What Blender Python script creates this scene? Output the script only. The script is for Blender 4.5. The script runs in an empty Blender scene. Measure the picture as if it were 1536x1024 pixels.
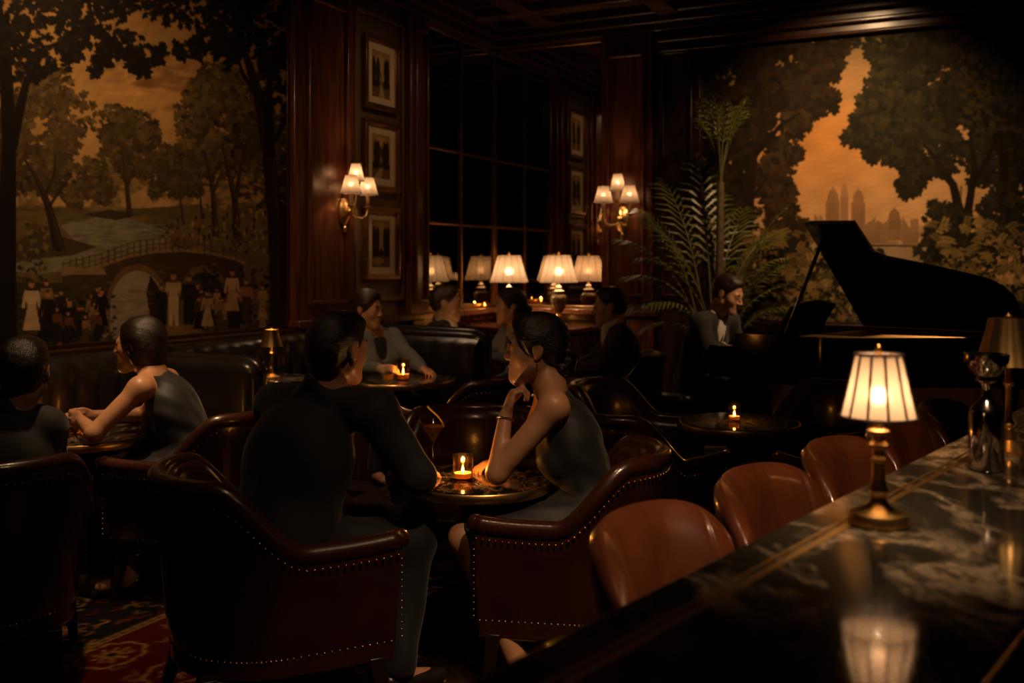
import bpy, bmesh, math, random
import numpy as np
from mathutils import Vector, Matrix
C = bpy.context.scene.collection
SC = bpy.context.scene
PI = math.pi
random.seed(7)
RNG = np.random.default_rng(11)
EYE = 1.40
# ------------------------------------------------------------------ mesh helpers
def vadd(a, b, s=1.0): return (a[0]+b[0]*s, a[1]+b[1]*s, a[2]+b[2]*s)
class MB:
    def __init__(s): s.v = []; s.f = []
    def add(s, vs, fs):
        b = len(s.v); s.v += [tuple(map(float, v)) for v in vs]; s.f += [tuple(i+b for i in f) for f in fs]; return s
    def box(s, c, sz, rz=0.0, R=None):
        x, y, z = sz[0]/2, sz[1]/2, sz[2]/2
        M = R if R is not None else Matrix.Rotation(rz, 3, 'Z')
        vs = [M @ Vector((sx*x, sy*y, sz_*z)) + Vector(c) for sz_ in (-1, 1) for sx, sy in ((-1,-1),(1,-1),(1,1),(-1,1))]
        return s.add(vs, [(3,2,1,0),(4,5,6,7),(0,1,5,4),(1,2,6,5),(2,3,7,6),(3,0,4,7)])
    def lathe(s, prof, seg=28, c=(0,0,0), flute=0.0, nfl=0, caps=True):
        n = len(prof); vs = []
        for r, z in prof:
            for k in range(seg):
                a = 2*PI*k/seg; rr = r*(1+flute*math.cos(nfl*a)) if flute else r
                vs.append((c[0]+rr*math.cos(a), c[1]+rr*math.sin(a), c[2]+z))
        fs = [(i*seg+k, i*seg+(k+1)%seg, (i+1)*seg+(k+1)%seg, (i+1)*seg+k) for i in range(n-1) for k in range(seg)]
        if caps:
            if prof[0][0] > 1e-6: fs.append(tuple(reversed(range(seg))))
            if prof[-1][0] > 1e-6: fs.append(tuple((n-1)*seg+k for k in range(seg)))
        return s.add(vs, fs)
    def tube(s, pts, r, seg=8, cap=True, closed=False):
        P = [Vector(p) for p in pts]; n = len(P)
        R = r if hasattr(r, '__len__') else [r]*n
        vs = []; up = None
        for i in range(n):
            if closed: t = (P[(i+1)%n]-P[i-1])
            else: t = P[min(i+1,n-1)]-P[max(i-1,0)]
            t = t.normalized() if t.length > 1e-9 else Vector((0,0,1))
            if up is None:
                up = Vector((0,0,1)) if abs(t.z) < .9 else Vector((1,0,0))
            x = up.cross(t)
            x = x.normalized() if x.length > 1e-6 else Vector((1,0,0))
            y = t.cross(x); up = y
            for k in range(seg):
                a = 2*PI*k/seg
                vs.append(P[i] + (x*math.cos(a)+y*math.sin(a))*R[i])
        m = n if closed else n-1
        fs = [(i*seg+k, i*seg+(k+1)%seg, ((i+1)%n)*seg+(k+1)%seg, ((i+1)%n)*seg+k) for i in range(m) for k in range(seg)]
        if cap and not closed: fs += [tuple(reversed(range(seg))), tuple((n-1)*seg+k for k in range(seg))]
        return s.add(vs, fs)
    def prism(s, poly, z0, z1):
        n = len(poly)
        vs = [(x,y,z0) for x,y in poly]+[(x,y,z1) for x,y in poly]
        return s.add(vs, [tuple(reversed(range(n))), tuple(range(n,2*n))]+[(i,(i+1)%n,n+(i+1)%n,n+i) for i in range(n)])
    def ball(s, c, r, seg=12, rings=8):
        r = r if hasattr(r,'__len__') else (r,r,r)
        vs = [(c[0],c[1],c[2]-r[2])]
        for i in range(1,rings):
            t = -PI/2+PI*i/rings
            vs += [(c[0]+r[0]*math.cos(t)*math.cos(2*PI*k/seg), c[1]+r[1]*math.cos(t)*math.sin(2*PI*k/seg), c[2]+r[2]*math.sin(t)) for k in range(seg)]
        vs.append((c[0],c[1],c[2]+r[2])); L = len(vs)-1
        fs = [(0,1+(k+1)%seg,1+k) for k in range(seg)]
        for i in range(rings-2):
            fs += [(1+i*seg+k,1+i*seg+(k+1)%seg,1+(i+1)*seg+(k+1)%seg,1+(i+1)*seg+k) for k in range(seg)]
        b = 1+(rings-2)*seg
        fs += [(b+k,b+(k+1)%seg,L) for k in range(seg)]
        return s.add(vs, fs)
    def loft(s, rows, closed=True, caps=True):
        n = len(rows[0]); vs = [p for r in rows for p in r]; fs = []
        m = n if closed else n-1
        for i in range(len(rows)-1):
            fs += [(i*n+k, i*n+(k+1)%n, (i+1)*n+(k+1)%n, (i+1)*n+k) for k in range(m)]
        if caps and closed: fs += [tuple(reversed(range(n))), tuple((len(rows)-1)*n+k for k in range(n))]
        return s.add(vs, fs)
    def build(s, name, mat, parent=None, smooth=True, bev=0.0, angle=40, sub=0):
        me = bpy.data.meshes.new(name); me.from_pydata(s.v, [], s.f); me.update()
        bm = bmesh.new(); bm.from_mesh(me); bmesh.ops.recalc_face_normals(bm, faces=bm.faces); bm.to_mesh(me); bm.free()
        return link(name, me, mat, parent, smooth, bev, angle, sub)
def link(name, me, mat, parent=None, smooth=True, bev=0.0, angle=40, sub=0):
    if smooth:
        me.polygons.foreach_set('use_smooth', [True]*len(me.polygons))
        if angle < 180: me.set_sharp_from_angle(angle=math.radians(angle))
    o = bpy.data.objects.new(name, me); C.objects.link(o); me.materials.append(mat)
    if parent is not None: o.parent = parent
    if bev:
        m = o.modifiers.new('edge', 'BEVEL'); m.width = bev; m.segments = 2; m.limit_method = 'ANGLE'
    if sub:
        m = o.modifiers.new('round', 'SUBSURF'); m.levels = sub; m.render_levels = sub
    return o
def tag(o, label, cat, group=None):
    o['label'] = label; o['category'] = cat
    if group: o['group'] = group
    return o
def struct(o): o['kind'] = 'structure'; return o
def thing(name, label, cat, loc=(0,0,0), rz=0.0, group=None):
    o = bpy.data.objects.new(name, None); C.objects.link(o); o.empty_display_size = .1
    o.location = loc; o.rotation_euler = (0,0,rz)
    return tag(o, label, cat, group)
def kids(o): return [c for c in bpy.data.objects if c.parent == o]
def copy_tree(root, loc, rz, label, group=None):
    def cp(o, parent):
        c = o.copy(); C.objects.link(c); c.parent = parent
        for k in kids(o): cp(k, c)
        return c
    r = cp(root, None); r.location = loc; r.rotation_euler = (0,0,rz); r['label'] = label
    if group: r['group'] = group
    return r
def face(fx, fy): return math.atan2(-fx, fy)      # rotation that turns local +Y to (fx, fy)
# ------------------------------------------------------------------ materials
def mat(name, col, rough=.5, metal=0.0, var=.25, scale=12.0, stretch=(1,1,1), bump=0.0, bscale=None, coat=0.0, spec=.5, detail=5.0, col2=None, sheen=0.0, obj=True):
    m = bpy.data.materials.new(name); m.use_nodes = True; nt = m.node_tree; N = nt.nodes; L = nt.links
    b = N['Principled BSDF']
    b.inputs['Roughness'].default_value = rough; b.inputs['Metallic'].default_value = metal
    b.inputs['Specular IOR Level'].default_value = spec; b.inputs['Coat Weight'].default_value = coat
    b.inputs['Coat Roughness'].default_value = .12
    b.inputs['Sheen Weight'].default_value = sheen
    tc = N.new('ShaderNodeTexCoord'); mp = N.new('ShaderNodeMapping'); mp.inputs['Scale'].default_value = stretch
    L.new(tc.outputs['Object'], mp.inputs['Vector'])
    ns = N.new('ShaderNodeTexNoise'); ns.inputs['Scale'].default_value = scale; ns.inputs['Detail'].default_value = detail
    L.new(mp.outputs[0], ns.inputs['Vector'])
    cr = N.new('ShaderNodeValToRGB')
    lo = tuple(c*(1-var) for c in col); hi = tuple(c*(1+var) for c in col) if col2 is None else col2
    cr.color_ramp.elements[0].position = .3; cr.color_ramp.elements[1].position = .7
    cr.color_ramp.elements[0].color = (*lo,1); cr.color_ramp.elements[1].color = (*hi,1)
    L.new(ns.outputs['Fac'], cr.inputs['Fac']); L.new(cr.outputs['Color'], b.inputs['Base Color'])
    if bump:
        n2 = N.new('ShaderNodeTexNoise'); n2.inputs['Scale'].default_value = bscale or scale*6; n2.inputs['Detail'].default_value = 3
        L.new(mp.outputs[0], n2.inputs['Vector'])
        bp = N.new('ShaderNodeBump'); bp.inputs['Strength'].default_value = bump; bp.inputs['Distance'].default_value = .004
        L.new(n2.outputs['Fac'], bp.inputs['Height']); L.new(bp.outputs['Normal'], b.inputs['Normal'])
        if coat: L.new(bp.outputs['Normal'], b.inputs['Coat Normal'])
    return m
def emis(name, col, strength):
    m = bpy.data.materials.new(name); m.use_nodes = True; nt = m.node_tree; nt.nodes.clear()
    e = nt.nodes.new('ShaderNodeEmission'); e.inputs['Color'].default_value = (*col,1); e.inputs['Strength'].default_value = strength
    o = nt.nodes.new('ShaderNodeOutputMaterial'); nt.links.new(e.outputs[0], o.inputs['Surface']); return m
def shade_mat(name, col, trans=.6):
    m = bpy.data.materials.new(name); m.use_nodes = True; nt = m.node_tree; N = nt.nodes; L = nt.links; N.clear()
    tc = N.new('ShaderNodeTexCoord'); ns = N.new('ShaderNodeTexNoise'); ns.inputs['Scale'].default_value = 90; L.new(tc.outputs['Object'], ns.inputs['Vector'])
    cr = N.new('ShaderNodeValToRGB'); cr.color_ramp.elements[0].color = (*[c*.86 for c in col],1); cr.color_ramp.elements[1].color = (*col,1)
    L.new(ns.outputs['Fac'], cr.inputs['Fac'])
    d = N.new('ShaderNodeBsdfDiffuse'); t_ = N.new('ShaderNodeBsdfTranslucent'); rf = N.new('ShaderNodeBsdfRefraction'); rf.inputs['IOR'].default_value = 1.18; rf.inputs['Roughness'].default_value = .75
    t = N.new('ShaderNodeMixShader'); t.inputs[0].default_value = .16; L.new(t_.outputs[0], t.inputs[1]); L.new(rf.outputs[0], t.inputs[2]); L.new(cr.outputs[0], rf.inputs[0]); mx = N.new('ShaderNodeMixShader'); mx.inputs[0].default_value = trans
    L.new(cr.outputs[0], d.inputs[0]); L.new(cr.outputs[0], t_.inputs[0]); L.new(d.outputs[0], mx.inputs[1]); L.new(t.outputs[0], mx.inputs[2])
    o = N.new('ShaderNodeOutputMaterial'); L.new(mx.outputs[0], o.inputs['Surface']); return m
def glass_mat(name, tint, refl=1.0, rough=.02):
    m = bpy.data.materials.new(name); m.use_nodes = True; nt = m.node_tree; N = nt.nodes; L = nt.links; N.clear()
    t = N.new('ShaderNodeBsdfTransparent'); t.inputs[0].default_value = (*tint,1)
    g = N.new('ShaderNodeBsdfGlossy'); g.inputs['Roughness'].default_value = rough; g.inputs[0].default_value = (refl,refl,refl,1)
    lw = N.new('ShaderNodeLayerWeight'); lw.inputs[0].default_value = .5
    pw_ = N.new('ShaderNodeMath'); pw_.operation = 'POWER'; pw_.inputs[1].default_value = 4.0; L.new(lw.outputs['Facing'], pw_.inputs[0])
    fr = N.new('ShaderNodeMath'); fr.operation = 'MULTIPLY_ADD'; fr.inputs[1].default_value = .75; fr.inputs[2].default_value = .045; L.new(pw_.outputs[0], fr.inputs[0])
    mx = N.new('ShaderNodeMixShader'); L.new(fr.outputs[0], mx.inputs[0]); L.new(t.outputs[0], mx.inputs[1]); L.new(g.outputs[0], mx.inputs[2])
    o = N.new('ShaderNodeOutputMaterial'); L.new(mx.outputs[0], o.inputs['Surface']); return m
def attr_mat(name, rough=.9, spec=.15):
    m = bpy.data.materials.new(name); m.use_nodes = True; nt = m.node_tree; b = nt.nodes['Principled BSDF']
    a = nt.nodes.new('ShaderNodeAttribute'); a.attribute_name = 'paint'
    nt.links.new(a.outputs['Color'], b.inputs['Base Color']); b.inputs['Roughness'].default_value = rough; b.inputs['Specular IOR Level'].default_value = spec
    tc = nt.nodes.new('ShaderNodeTexCoord'); ns = nt.nodes.new('ShaderNodeTexNoise'); ns.inputs['Scale'].default_value = 160
    nt.links.new(tc.outputs['Object'], ns.inputs['Vector']); bp = nt.nodes.new('ShaderNodeBump'); bp.inputs['Strength'].default_value = .25; bp.inputs['Distance'].default_value = .003
    nt.links.new(ns.outputs['Fac'], bp.inputs['Height']); nt.links.new(bp.outputs['Normal'], b.inputs['Normal'])
    return m
def marble_mat(name, dark, vein, scale=1.0, rough=.07, amount=1.0):
    m = bpy.data.materials.new(name); m.use_nodes = True; nt = m.node_tree; N = nt.nodes; L = nt.links; b = N['Principled BSDF']
    b.inputs['Roughness'].default_value = rough; b.inputs['Specular IOR Level'].default_value = .6
    tc = N.new('ShaderNodeTexCoord'); mp = N.new('ShaderNodeMapping'); mp.inputs['Scale'].default_value = (1,.55,1); mp.inputs['Rotation'].default_value = (0,0,.5); L.new(tc.outputs['Object'], mp.inputs[0])
    w = N.new('ShaderNodeTexNoise'); w.inputs['Scale'].default_value = 3*scale; w.inputs['Detail'].default_value = 6; L.new(mp.outputs[0], w.inputs['Vector'])
    mx = N.new('ShaderNodeMixRGB'); mx.blend_type = 'ADD'; mx.inputs[0].default_value = .45; L.new(mp.outputs[0], mx.inputs[1]); L.new(w.outputs['Color'], mx.inputs[2])
    n = N.new('ShaderNodeTexNoise'); n.inputs['Scale'].default_value = 4.5*scale; n.inputs['Detail'].default_value = 7; n.inputs['Roughness'].default_value = .55; L.new(mx.outputs[0], n.inputs['Vector'])
    s = N.new('ShaderNodeMath'); s.operation = 'SUBTRACT'; s.inputs[1].default_value = .5; L.new(n.outputs['Fac'], s.inputs[0])
    a = N.new('ShaderNodeMath'); a.operation = 'ABSOLUTE'; L.new(s.outputs[0], a.inputs[0])
    cr = N.new('ShaderNodeValToRGB'); e = cr.color_ramp.elements; e[0].position = 0; e[0].color = (*vein,1); e[1].position = .06; e[1].color = (*dark,1)
    k = e.new(.02); k.color = (*[(v*.35+d*.65) for v,d in zip(vein,dark)],1)
    L.new(a.outputs[0], cr.inputs[0])
    n3 = N.new('ShaderNodeTexNoise'); n3.inputs['Scale'].default_value = 2.2*scale; n3.inputs['Detail'].default_value = 4; L.new(mp.outputs[0], n3.inputs['Vector'])
    c3 = N.new('ShaderNodeValToRGB'); c3.color_ramp.elements[0].position = .30; c3.color_ramp.elements[1].position = .54; L.new(n3.outputs['Fac'], c3.inputs[0])
    m2 = N.new('ShaderNodeMixRGB'); m2.inputs[1].default_value = (*dark,1); L.new(c3.outputs[0], m2.inputs[0]); L.new(cr.outputs[0], m2.inputs[2])
    L.new(m2.outputs[0], b.inputs['Base Color']); return m
M = {}
M['leather'] = mat('brown_leather', (.040,.0105,.0045), .30, var=.35, scale=7, bump=.10, bscale=140, spec=.6, coat=.7)
M['stool_leather'] = mat('oxblood_leather', (.088,.023,.0075), .33, var=.3, scale=8, bump=.06, bscale=120, spec=.7, coat=.8)
M['black_leather'] = mat('black_leather', (.016,.014,.012), .28, var=.3, scale=8, bump=.1, bscale=120, spec=.5, coat=.15)
M['wood'] = mat('mahogany', (.115,.034,.013), .26, var=.45, scale=5, stretch=(6,6,.6), bump=.05, bscale=30, coat=.2)
M['dark_wood'] = mat('dark_walnut', (.040,.015,.007), .32, var=.4, scale=5, stretch=(5,5,.6), bump=.05, bscale=30, coat=.15)
M['leg_wood'] = mat('ebonised_leg', (.014,.007,.004), .35, var=.3)
M['panel'] = mat('olive_panel', (.12,.066,.026), .5, var=.2, scale=5)
M['wall'] = mat('dark_panelling', (.034,.014,.007), .38, var=.35, scale=4, stretch=(5,5,.5))
M['brass'] = mat('brass', (.80,.50,.18), .32, metal=1, var=.12, scale=20)
M['old_brass'] = mat('aged_brass', (.42,.25,.085), .32, metal=1, var=.2, scale=20)
M['chrome'] = mat('polished_steel', (.55,.5,.45), .12, metal=1, var=.05)
M['nail'] = mat('nail_brass', (.5,.3,.12), .3, metal=1, var=.2)
M['piano'] = mat('piano_lacquer', (.006,.0055,.005), .10, var=.1, spec=.5)
M['marble'] = marble_mat('dark_green_marble', (.014,.013,.010), (.38,.29,.19), 1.15, .09)
M['table_marble'] = marble_mat('black_table_marble', (.012,.010,.008), (.25,.2,.14), 2.2, .07)
M['skin'] = mat('skin', (.50,.27,.155), .42, var=.08, scale=30, bump=.04, bscale=300)
M['skin_b'] = mat('warm_skin', (.56,.29,.155), .40, var=.08, scale=30, bump=.04, bscale=300)
M['hair'] = mat('black_hair', (.010,.007,.005), .28, var=.4, scale=60, stretch=(1.2,9,9), bump=.55, bscale=24, spec=.6)
M['hair_b'] = mat('dark_brown_hair', (.018,.010,.006), .32, var=.4, scale=60, stretch=(1.2,9,9), bump=.5, bscale=24, spec=.55)
M['hair_c'] = mat('brown_hair', (.035,.017,.008), .4, var=.4, scale=60, stretch=(10,2,3), bump=.4, bscale=25)
M['suit'] = mat('navy_wool', (.010,.011,.016), .75, var=.25, scale=160, bump=.08, bscale=500, sheen=.15)
M['suit_c'] = mat('charcoal_wool', (.011,.010,.010), .8, var=.25, scale=160, sheen=.1)
M['dress'] = mat('black_crepe', (.012,.013,.014), .6, var=.2, scale=90, sheen=.15)
M['grey_cloth'] = mat('grey_blue_cloth', (.17,.18,.19), .8, var=.15, scale=60)
M['shirt'] = mat('white_shirt', (.62,.58,.52), .7, var=.05)
M['shade'] = shade_mat('pleated_silk', (.25,.18,.125), .5)
M['shade_cream'] = shade_mat('cream_card', (.21,.155,.11), .5)
M['rib'] = mat('dark_rib', (.03,.014,.008), .6)
M['brass_shade'] = mat('bronze_shade', (.58,.38,.15), .3, metal=1, var=.15, scale=30)
M['ceramic'] = mat('mottled_ceramic', (.16,.10,.045), .22, var=.5, scale=25, coat=.3)
M['cream'] = mat('cream_sleeve', (.55,.42,.26), .5)
M['glass'] = glass_mat('clear_glass', (.97,.96,.93), 1.0, .10)
M['amber'] = glass_mat('votive_glass', (.95,.78,.5), .9, .10)
M['drink'] = glass_mat('pale_drink', (.88,.74,.46), .8)
nt = M['drink'].node_tree; o_ = [n for n in nt.nodes if n.type == 'OUTPUT_MATERIAL'][0]; mx_ = o_.inputs[0].links[0].from_node
dd = nt.nodes.new('ShaderNodeBsdfTranslucent'); dd.inputs[0].default_value = (.9,.6,.22,1); m3 = nt.nodes.new('ShaderNodeMixShader'); m3.inputs[0].default_value = .22
nt.links.new(mx_.outputs[0], m3.inputs[1]); nt.links.new(dd.outputs[0], m3.inputs[2]); nt.links.new(m3.outputs[0], o_.inputs[0])
M['wax'] = shade_mat('candle_wax', (.95,.6,.25), .5)
M['flame'] = emis('flame', (1.0,.55,.16), 30.0)
M['bulb'] = emis('bulb', (1.0,.70,.40), 5.0)
M['down'] = emis('downlight_lens', (1.0,.75,.45), 10.0)
M['pot'] = mat('dark_glazed_pot', (.02,.016,.012), .3)
M['leaf'] = mat('palm_leaf', (.085,.095,.016), .42, var=.5, scale=9)
M['stem'] = mat('palm_stem', (.08,.075,.022), .5, var=.3, scale=20)
M['bark'] = mat('palm_bark', (.10,.065,.03), .8, var=.4, scale=30)
M['mat_board'] = mat('cream_mount', (.62,.48,.30), .85, var=.08)
M['gilt'] = mat('gilt_frame', (.16,.075,.022), .32, metal=.6, var=.3, scale=30)
M['ivory'] = mat('ivory_keys', (.6,.55,.45), .3, var=.05)
M['plate_gold'] = mat('gilded_iron_plate', (.45,.26,.07), .4, metal=.8, var=.2)
M['ceiling'] = mat('coffer_wood', (.075,.032,.012), .24, var=.4, scale=6, coat=.2)
M['olive'] = mat('lemon_peel', (.55,.42,.08), .4)
M['floor_plain'] = mat('dark_red_carpet', (.022,.005,.004), .95, var=.4, scale=14)
M['earring'] = mat('silver', (.7,.6,.45), .18, metal=1, var=.05)
M['paper'] = mat('sheet_music', (.5,.45,.36), .8)
def hair_for(col, look):
    m = mat('combed_hair', col, .30, var=.4, scale=60, bump=.9, bscale=24, spec=.6)
    for n in m.node_tree.nodes:
        if n.type == 'MAPPING': n.vector_type = 'TEXTURE'; n.inputs['Rotation'].default_value = (0,0,math.atan2(look[1],look[0])); n.inputs['Scale'].default_value = (.8,1/15,1/15)
        if n.type == 'BUMP': n.inputs['Distance'].default_value = .003
    return m
M['paint'] = attr_mat('mural_paint')
M['carpet'] = attr_mat('woven_carpet', .97, .05)
def mirror_mat(name, col, rough):
    m = bpy.data.materials.new(name); m.use_nodes = True; N = m.node_tree.nodes; L = m.node_tree.links; b = N['Principled BSDF']
    b.inputs['Metallic'].default_value = 1; b.inputs['Roughness'].default_value = rough
    tc = N.new('ShaderNodeTexCoord'); ns = N.new('ShaderNodeTexNoise'); ns.inputs['Scale'].default_value = 5; L.new(tc.outputs['Object'], ns.inputs['Vector'])
    cr = N.new('ShaderNodeValToRGB'); cr.color_ramp.elements[0].color = (*[c*.75 for c in col],1); cr.color_ramp.elements[1].color = (*col,1)
    L.new(ns.outputs['Fac'], cr.inputs[0]); L.new(cr.outputs[0], b.inputs['Base Color']); return m
M['mirror'] = mirror_mat('antique_mirror', (.75,.68,.58), .02)
M['smoked'] = mirror_mat('smoked_mirror', (.34,.32,.27), .03)
def pt(loc, watts, col=(1,.65,.37), r=.02):
    d = bpy.data.lights.new('lamp_light', 'POINT'); d.energy = watts; d.color = col; d.shadow_soft_size = r
    o = bpy.data.objects.new('lamp_light', d); C.objects.link(o); o.location = loc; return o
def spot(loc, target, watts, ang, blend=.8, col=(1,.62,.32), r=.06):
    d = bpy.data.lights.new('spot_light', 'SPOT'); d.energy = watts; d.color = col; d.shadow_soft_size = r; d.spot_size = math.radians(ang); d.spot_blend = blend
    o = bpy.data.objects.new('spot_light', d); C.objects.link(o); o.location = loc
    o.rotation_euler = (Vector(target)-Vector(loc)).to_track_quat('-Z','Y').to_euler(); return o
# ------------------------------------------------------------------ smooth-union body shapes -> one continuous surface
def V(*a): return np.array(a, dtype=np.float32)
def cap(a, b, ra, rb=None, k=.02): return ('c', np.asarray(a,np.float32), np.asarray(b,np.float32), ra, ra if rb is None else rb, k)
def ell(c, r, k=.02, R=None): return ('e', np.asarray(c,np.float32), np.asarray(r,np.float32), R, 0, k)
def sub(c, r, k=.01, R=None): return ('s', np.asarray(c,np.float32), np.asarray(r,np.float32), R, 0, k)
def cut(n, p, k=.01):
    n = np.asarray(n,np.float32); n = n/np.linalg.norm(n); return ('p', n, float(np.dot(n, np.asarray(p,np.float32))), None, 0, k)
def xf(prims, R, t, s=1.0):                      # move a list of shapes
    out = []
    for q in prims:
        if q[0] == 'c': out.append(('c', R@q[1]*s+t, R@q[2]*s+t, q[3]*s, q[4]*s, q[5]*s))
        elif q[0] in 'es': out.append((q[0], R@q[1]*s+t, q[2]*s, R if q[3] is None else R@q[3], 0, q[5]*s))
        else:
            n = R@q[1]; out.append(('p', n, float(q[2]*s+np.dot(n,t)), None, 0, q[5]*s))
    return out
def surface(prims, vox, noise=None):
    lo = np.full(3, 1e9); hi = -lo
    for q in prims:
        if q[0] == 'c':
            r = max(q[3],q[4]); lo = np.minimum(lo, np.minimum(q[1],q[2])-r); hi = np.maximum(hi, np.maximum(q[1],q[2])+r)
        elif q[0] == 'e':
            r = q[2].max(); lo = np.minimum(lo, q[1]-r); hi = np.maximum(hi, q[1]+r)
    lo = lo-3*vox; n = np.ceil((hi+3*vox-lo)/vox).astype(int)+1
    ax = [(lo[i]+vox*np.arange(n[i])).astype(np.float32) for i in range(3)]
    D = np.full(n, .3, np.float32)
    for q in prims:
        k = q[5]
        if q[0] == 'p':
            d = q[1][0]*ax[0][:,None,None]+q[1][1]*ax[1][None,:,None]+q[1][2]*ax[2][None,None,:]-q[2]
            h = np.maximum(k-np.abs(D-d),0)/k; D = np.maximum(D,d)+h*h*k*.25; continue
        m = k+3*vox
        if q[0] == 'c':
            r = max(q[3],q[4]); a = np.minimum(q[1],q[2])-r-m; b = np.maximum(q[1],q[2])+r+m
        else:
            r = q[2].max(); a = q[1]-r-m; b = q[1]+r+m
        i0 = np.maximum(((a-lo)/vox).astype(int),0); i1 = np.minimum(((b-lo)/vox).astype(int)+2,n)
        if (i1 <= i0).any(): continue
        X = ax[0][i0[0]:i1[0],None,None]; Y = ax[1][None,i0[1]:i1[1],None]; Z = ax[2][None,None,i0[2]:i1[2]]
        if q[0] == 'c':
            ba = q[2]-q[1]; L = float(ba@ba)+1e-12
            px, py, pz = X-q[1][0], Y-q[1][1], Z-q[1][2]
            t = np.clip((px*ba[0]+py*ba[1]+pz*ba[2])/L,0,1)
            d = np.sqrt((px-t*ba[0])**2+(py-t*ba[1])**2+(pz-t*ba[2])**2)-(q[3]+(q[4]-q[3])*t)
        else:
            px, py, pz = X-q[1][0], Y-q[1][1], Z-q[1][2]
            if q[3] is not None:
                Q = q[3]; px, py, pz = (Q[0,0]*px+Q[1,0]*py+Q[2,0]*pz, Q[0,1]*px+Q[1,1]*py+Q[2,1]*pz, Q[0,2]*px+Q[1,2]*py+Q[2,2]*pz)
            r = q[2]; k0 = np.sqrt((px/r[0])**2+(py/r[1])**2+(pz/r[2])**2); k1 = np.sqrt((px/r[0]**2)**2+(py/r[1]**2)**2+(pz/r[2]**2)**2)+1e-9
            d = k0*(k0-1)/k1
            d = np.where(k0 < .05, -r.min(), d)
        S = D[i0[0]:i1[0],i0[1]:i1[1],i0[2]:i1[2]]
        if q[0] == 's':
            d = -d; h = np.maximum(k-np.abs(S-d),0)/k; S[...] = np.maximum(S,d)+h*h*k*.25
        else:
            h = np.maximum(k-np.abs(S-d),0)/k; S[...] = np.minimum(S,d)-h*h*k*.25
    if noise is not None:
        amp, fr, seed = noise
        rg = np.random.default_rng(seed)
        for _ in range(5):
            w = rg.normal(size=3)*fr; ph = rg.uniform(0,6.28)
            D += (amp/3*np.sin(w[0]*ax[0][:,None,None]+w[1]*ax[1][None,:,None]+w[2]*ax[2][None,None,:]+ph)).astype(np.float32)
    ins = D < 0
    c = np.zeros(tuple(n-1), np.int8)
    for dx in (0,1):
        for dy in (0,1):
            for dz in (0,1): c += ins[dx:n[0]-1+dx,dy:n[1]-1+dy,dz:n[2]-1+dz]
    act = (c > 0) & (c < 8); idx = np.argwhere(act); nv = len(idx)
    ids = np.full(act.shape, -1, np.int64); ids[act] = np.arange(nv)
    cor = np.array([(x,y,z) for x in (0,1) for y in (0,1) for z in (0,1)])
    val = np.stack([D[tuple((idx+o).T)] for o in cor],1)
    acc = np.zeros((nv,3)); cnt = np.zeros(nv)
    for i in range(8):
        for j in range(i+1,8):
            if np.abs(cor[i]-cor[j]).sum() == 1:
                s = (val[:,i] < 0) != (val[:,j] < 0)
                t = val[s,i]/(val[s,i]-val[s,j]); acc[s] += cor[i]+(cor[j]-cor[i])*t[:,None]; cnt[s] += 1
    P = lo+(idx+acc/np.maximum(cnt,1)[:,None])*vox
    quads = []
    for a in range(3):
        b, e = (a+1)%3, (a+2)%3
        s0 = [slice(1,-1)]*3; s1 = [slice(1,-1)]*3; s0[a] = slice(0,-1); s1[a] = slice(1,None)
        A = ins[tuple(s0)]; B = ins[tuple(s1)]
        w = np.argwhere(A != B)
        if not len(w): continue
        fl = A[tuple(w.T)]
        off = np.ones(3,int); off[a] = 0; g = w+off
        eb = np.zeros(3,int); eb[b] = 1; ee = np.zeros(3,int); ee[e] = 1
        q = np.stack([ids[tuple((g-eb-ee).T)], ids[tuple((g-ee).T)], ids[tuple(g.T)], ids[tuple((g-eb).T)]],1)
        q[~fl] = q[~fl][:,::-1]; quads.append(q)
    Q = np.concatenate(quads); Q = Q[(Q >= 0).all(1)]
    # one gentle relaxation
    for _ in range(2):
        S = np.zeros_like(P); K = np.zeros(nv)
        for i in range(4):
            np.add.at(S, Q[:,i], P[Q[:,(i+1)%4]]+P[Q[:,(i-1)%4]]); np.add.at(K, Q[:,i], 2)
        P = P*.55+.45*S/np.maximum(K,1)[:,None]
    return P, Q
def sdf_obj(name, prims, vox, m, parent, origin, noise=None):
    P, Q = surface(prims, vox, noise)
    me = bpy.data.meshes.new(name)
    me.vertices.add(len(P)); me.vertices.foreach_set('co', (P-np.asarray(origin)).astype(np.float32).ravel())
    me.loops.add(len(Q)*4); me.loops.foreach_set('vertex_index', Q.astype(np.int32).ravel())
    me.polygons.add(len(Q)); me.polygons.foreach_set('loop_start', np.arange(0,len(Q)*4,4,dtype=np.int32))
    me.update(calc_edges=True); me.validate()
    return link(name, me, m, parent, True, angle=180)
def unit(v): v = np.asarray(v,np.float32); return v/np.linalg.norm(v)
def frame(fwd, up=(0,0,1)):
    f = unit(fwd); r = unit(np.cross(f, up)); u = np.cross(r, f)
    return np.stack([r,f,u],1).astype(np.float32)
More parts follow.
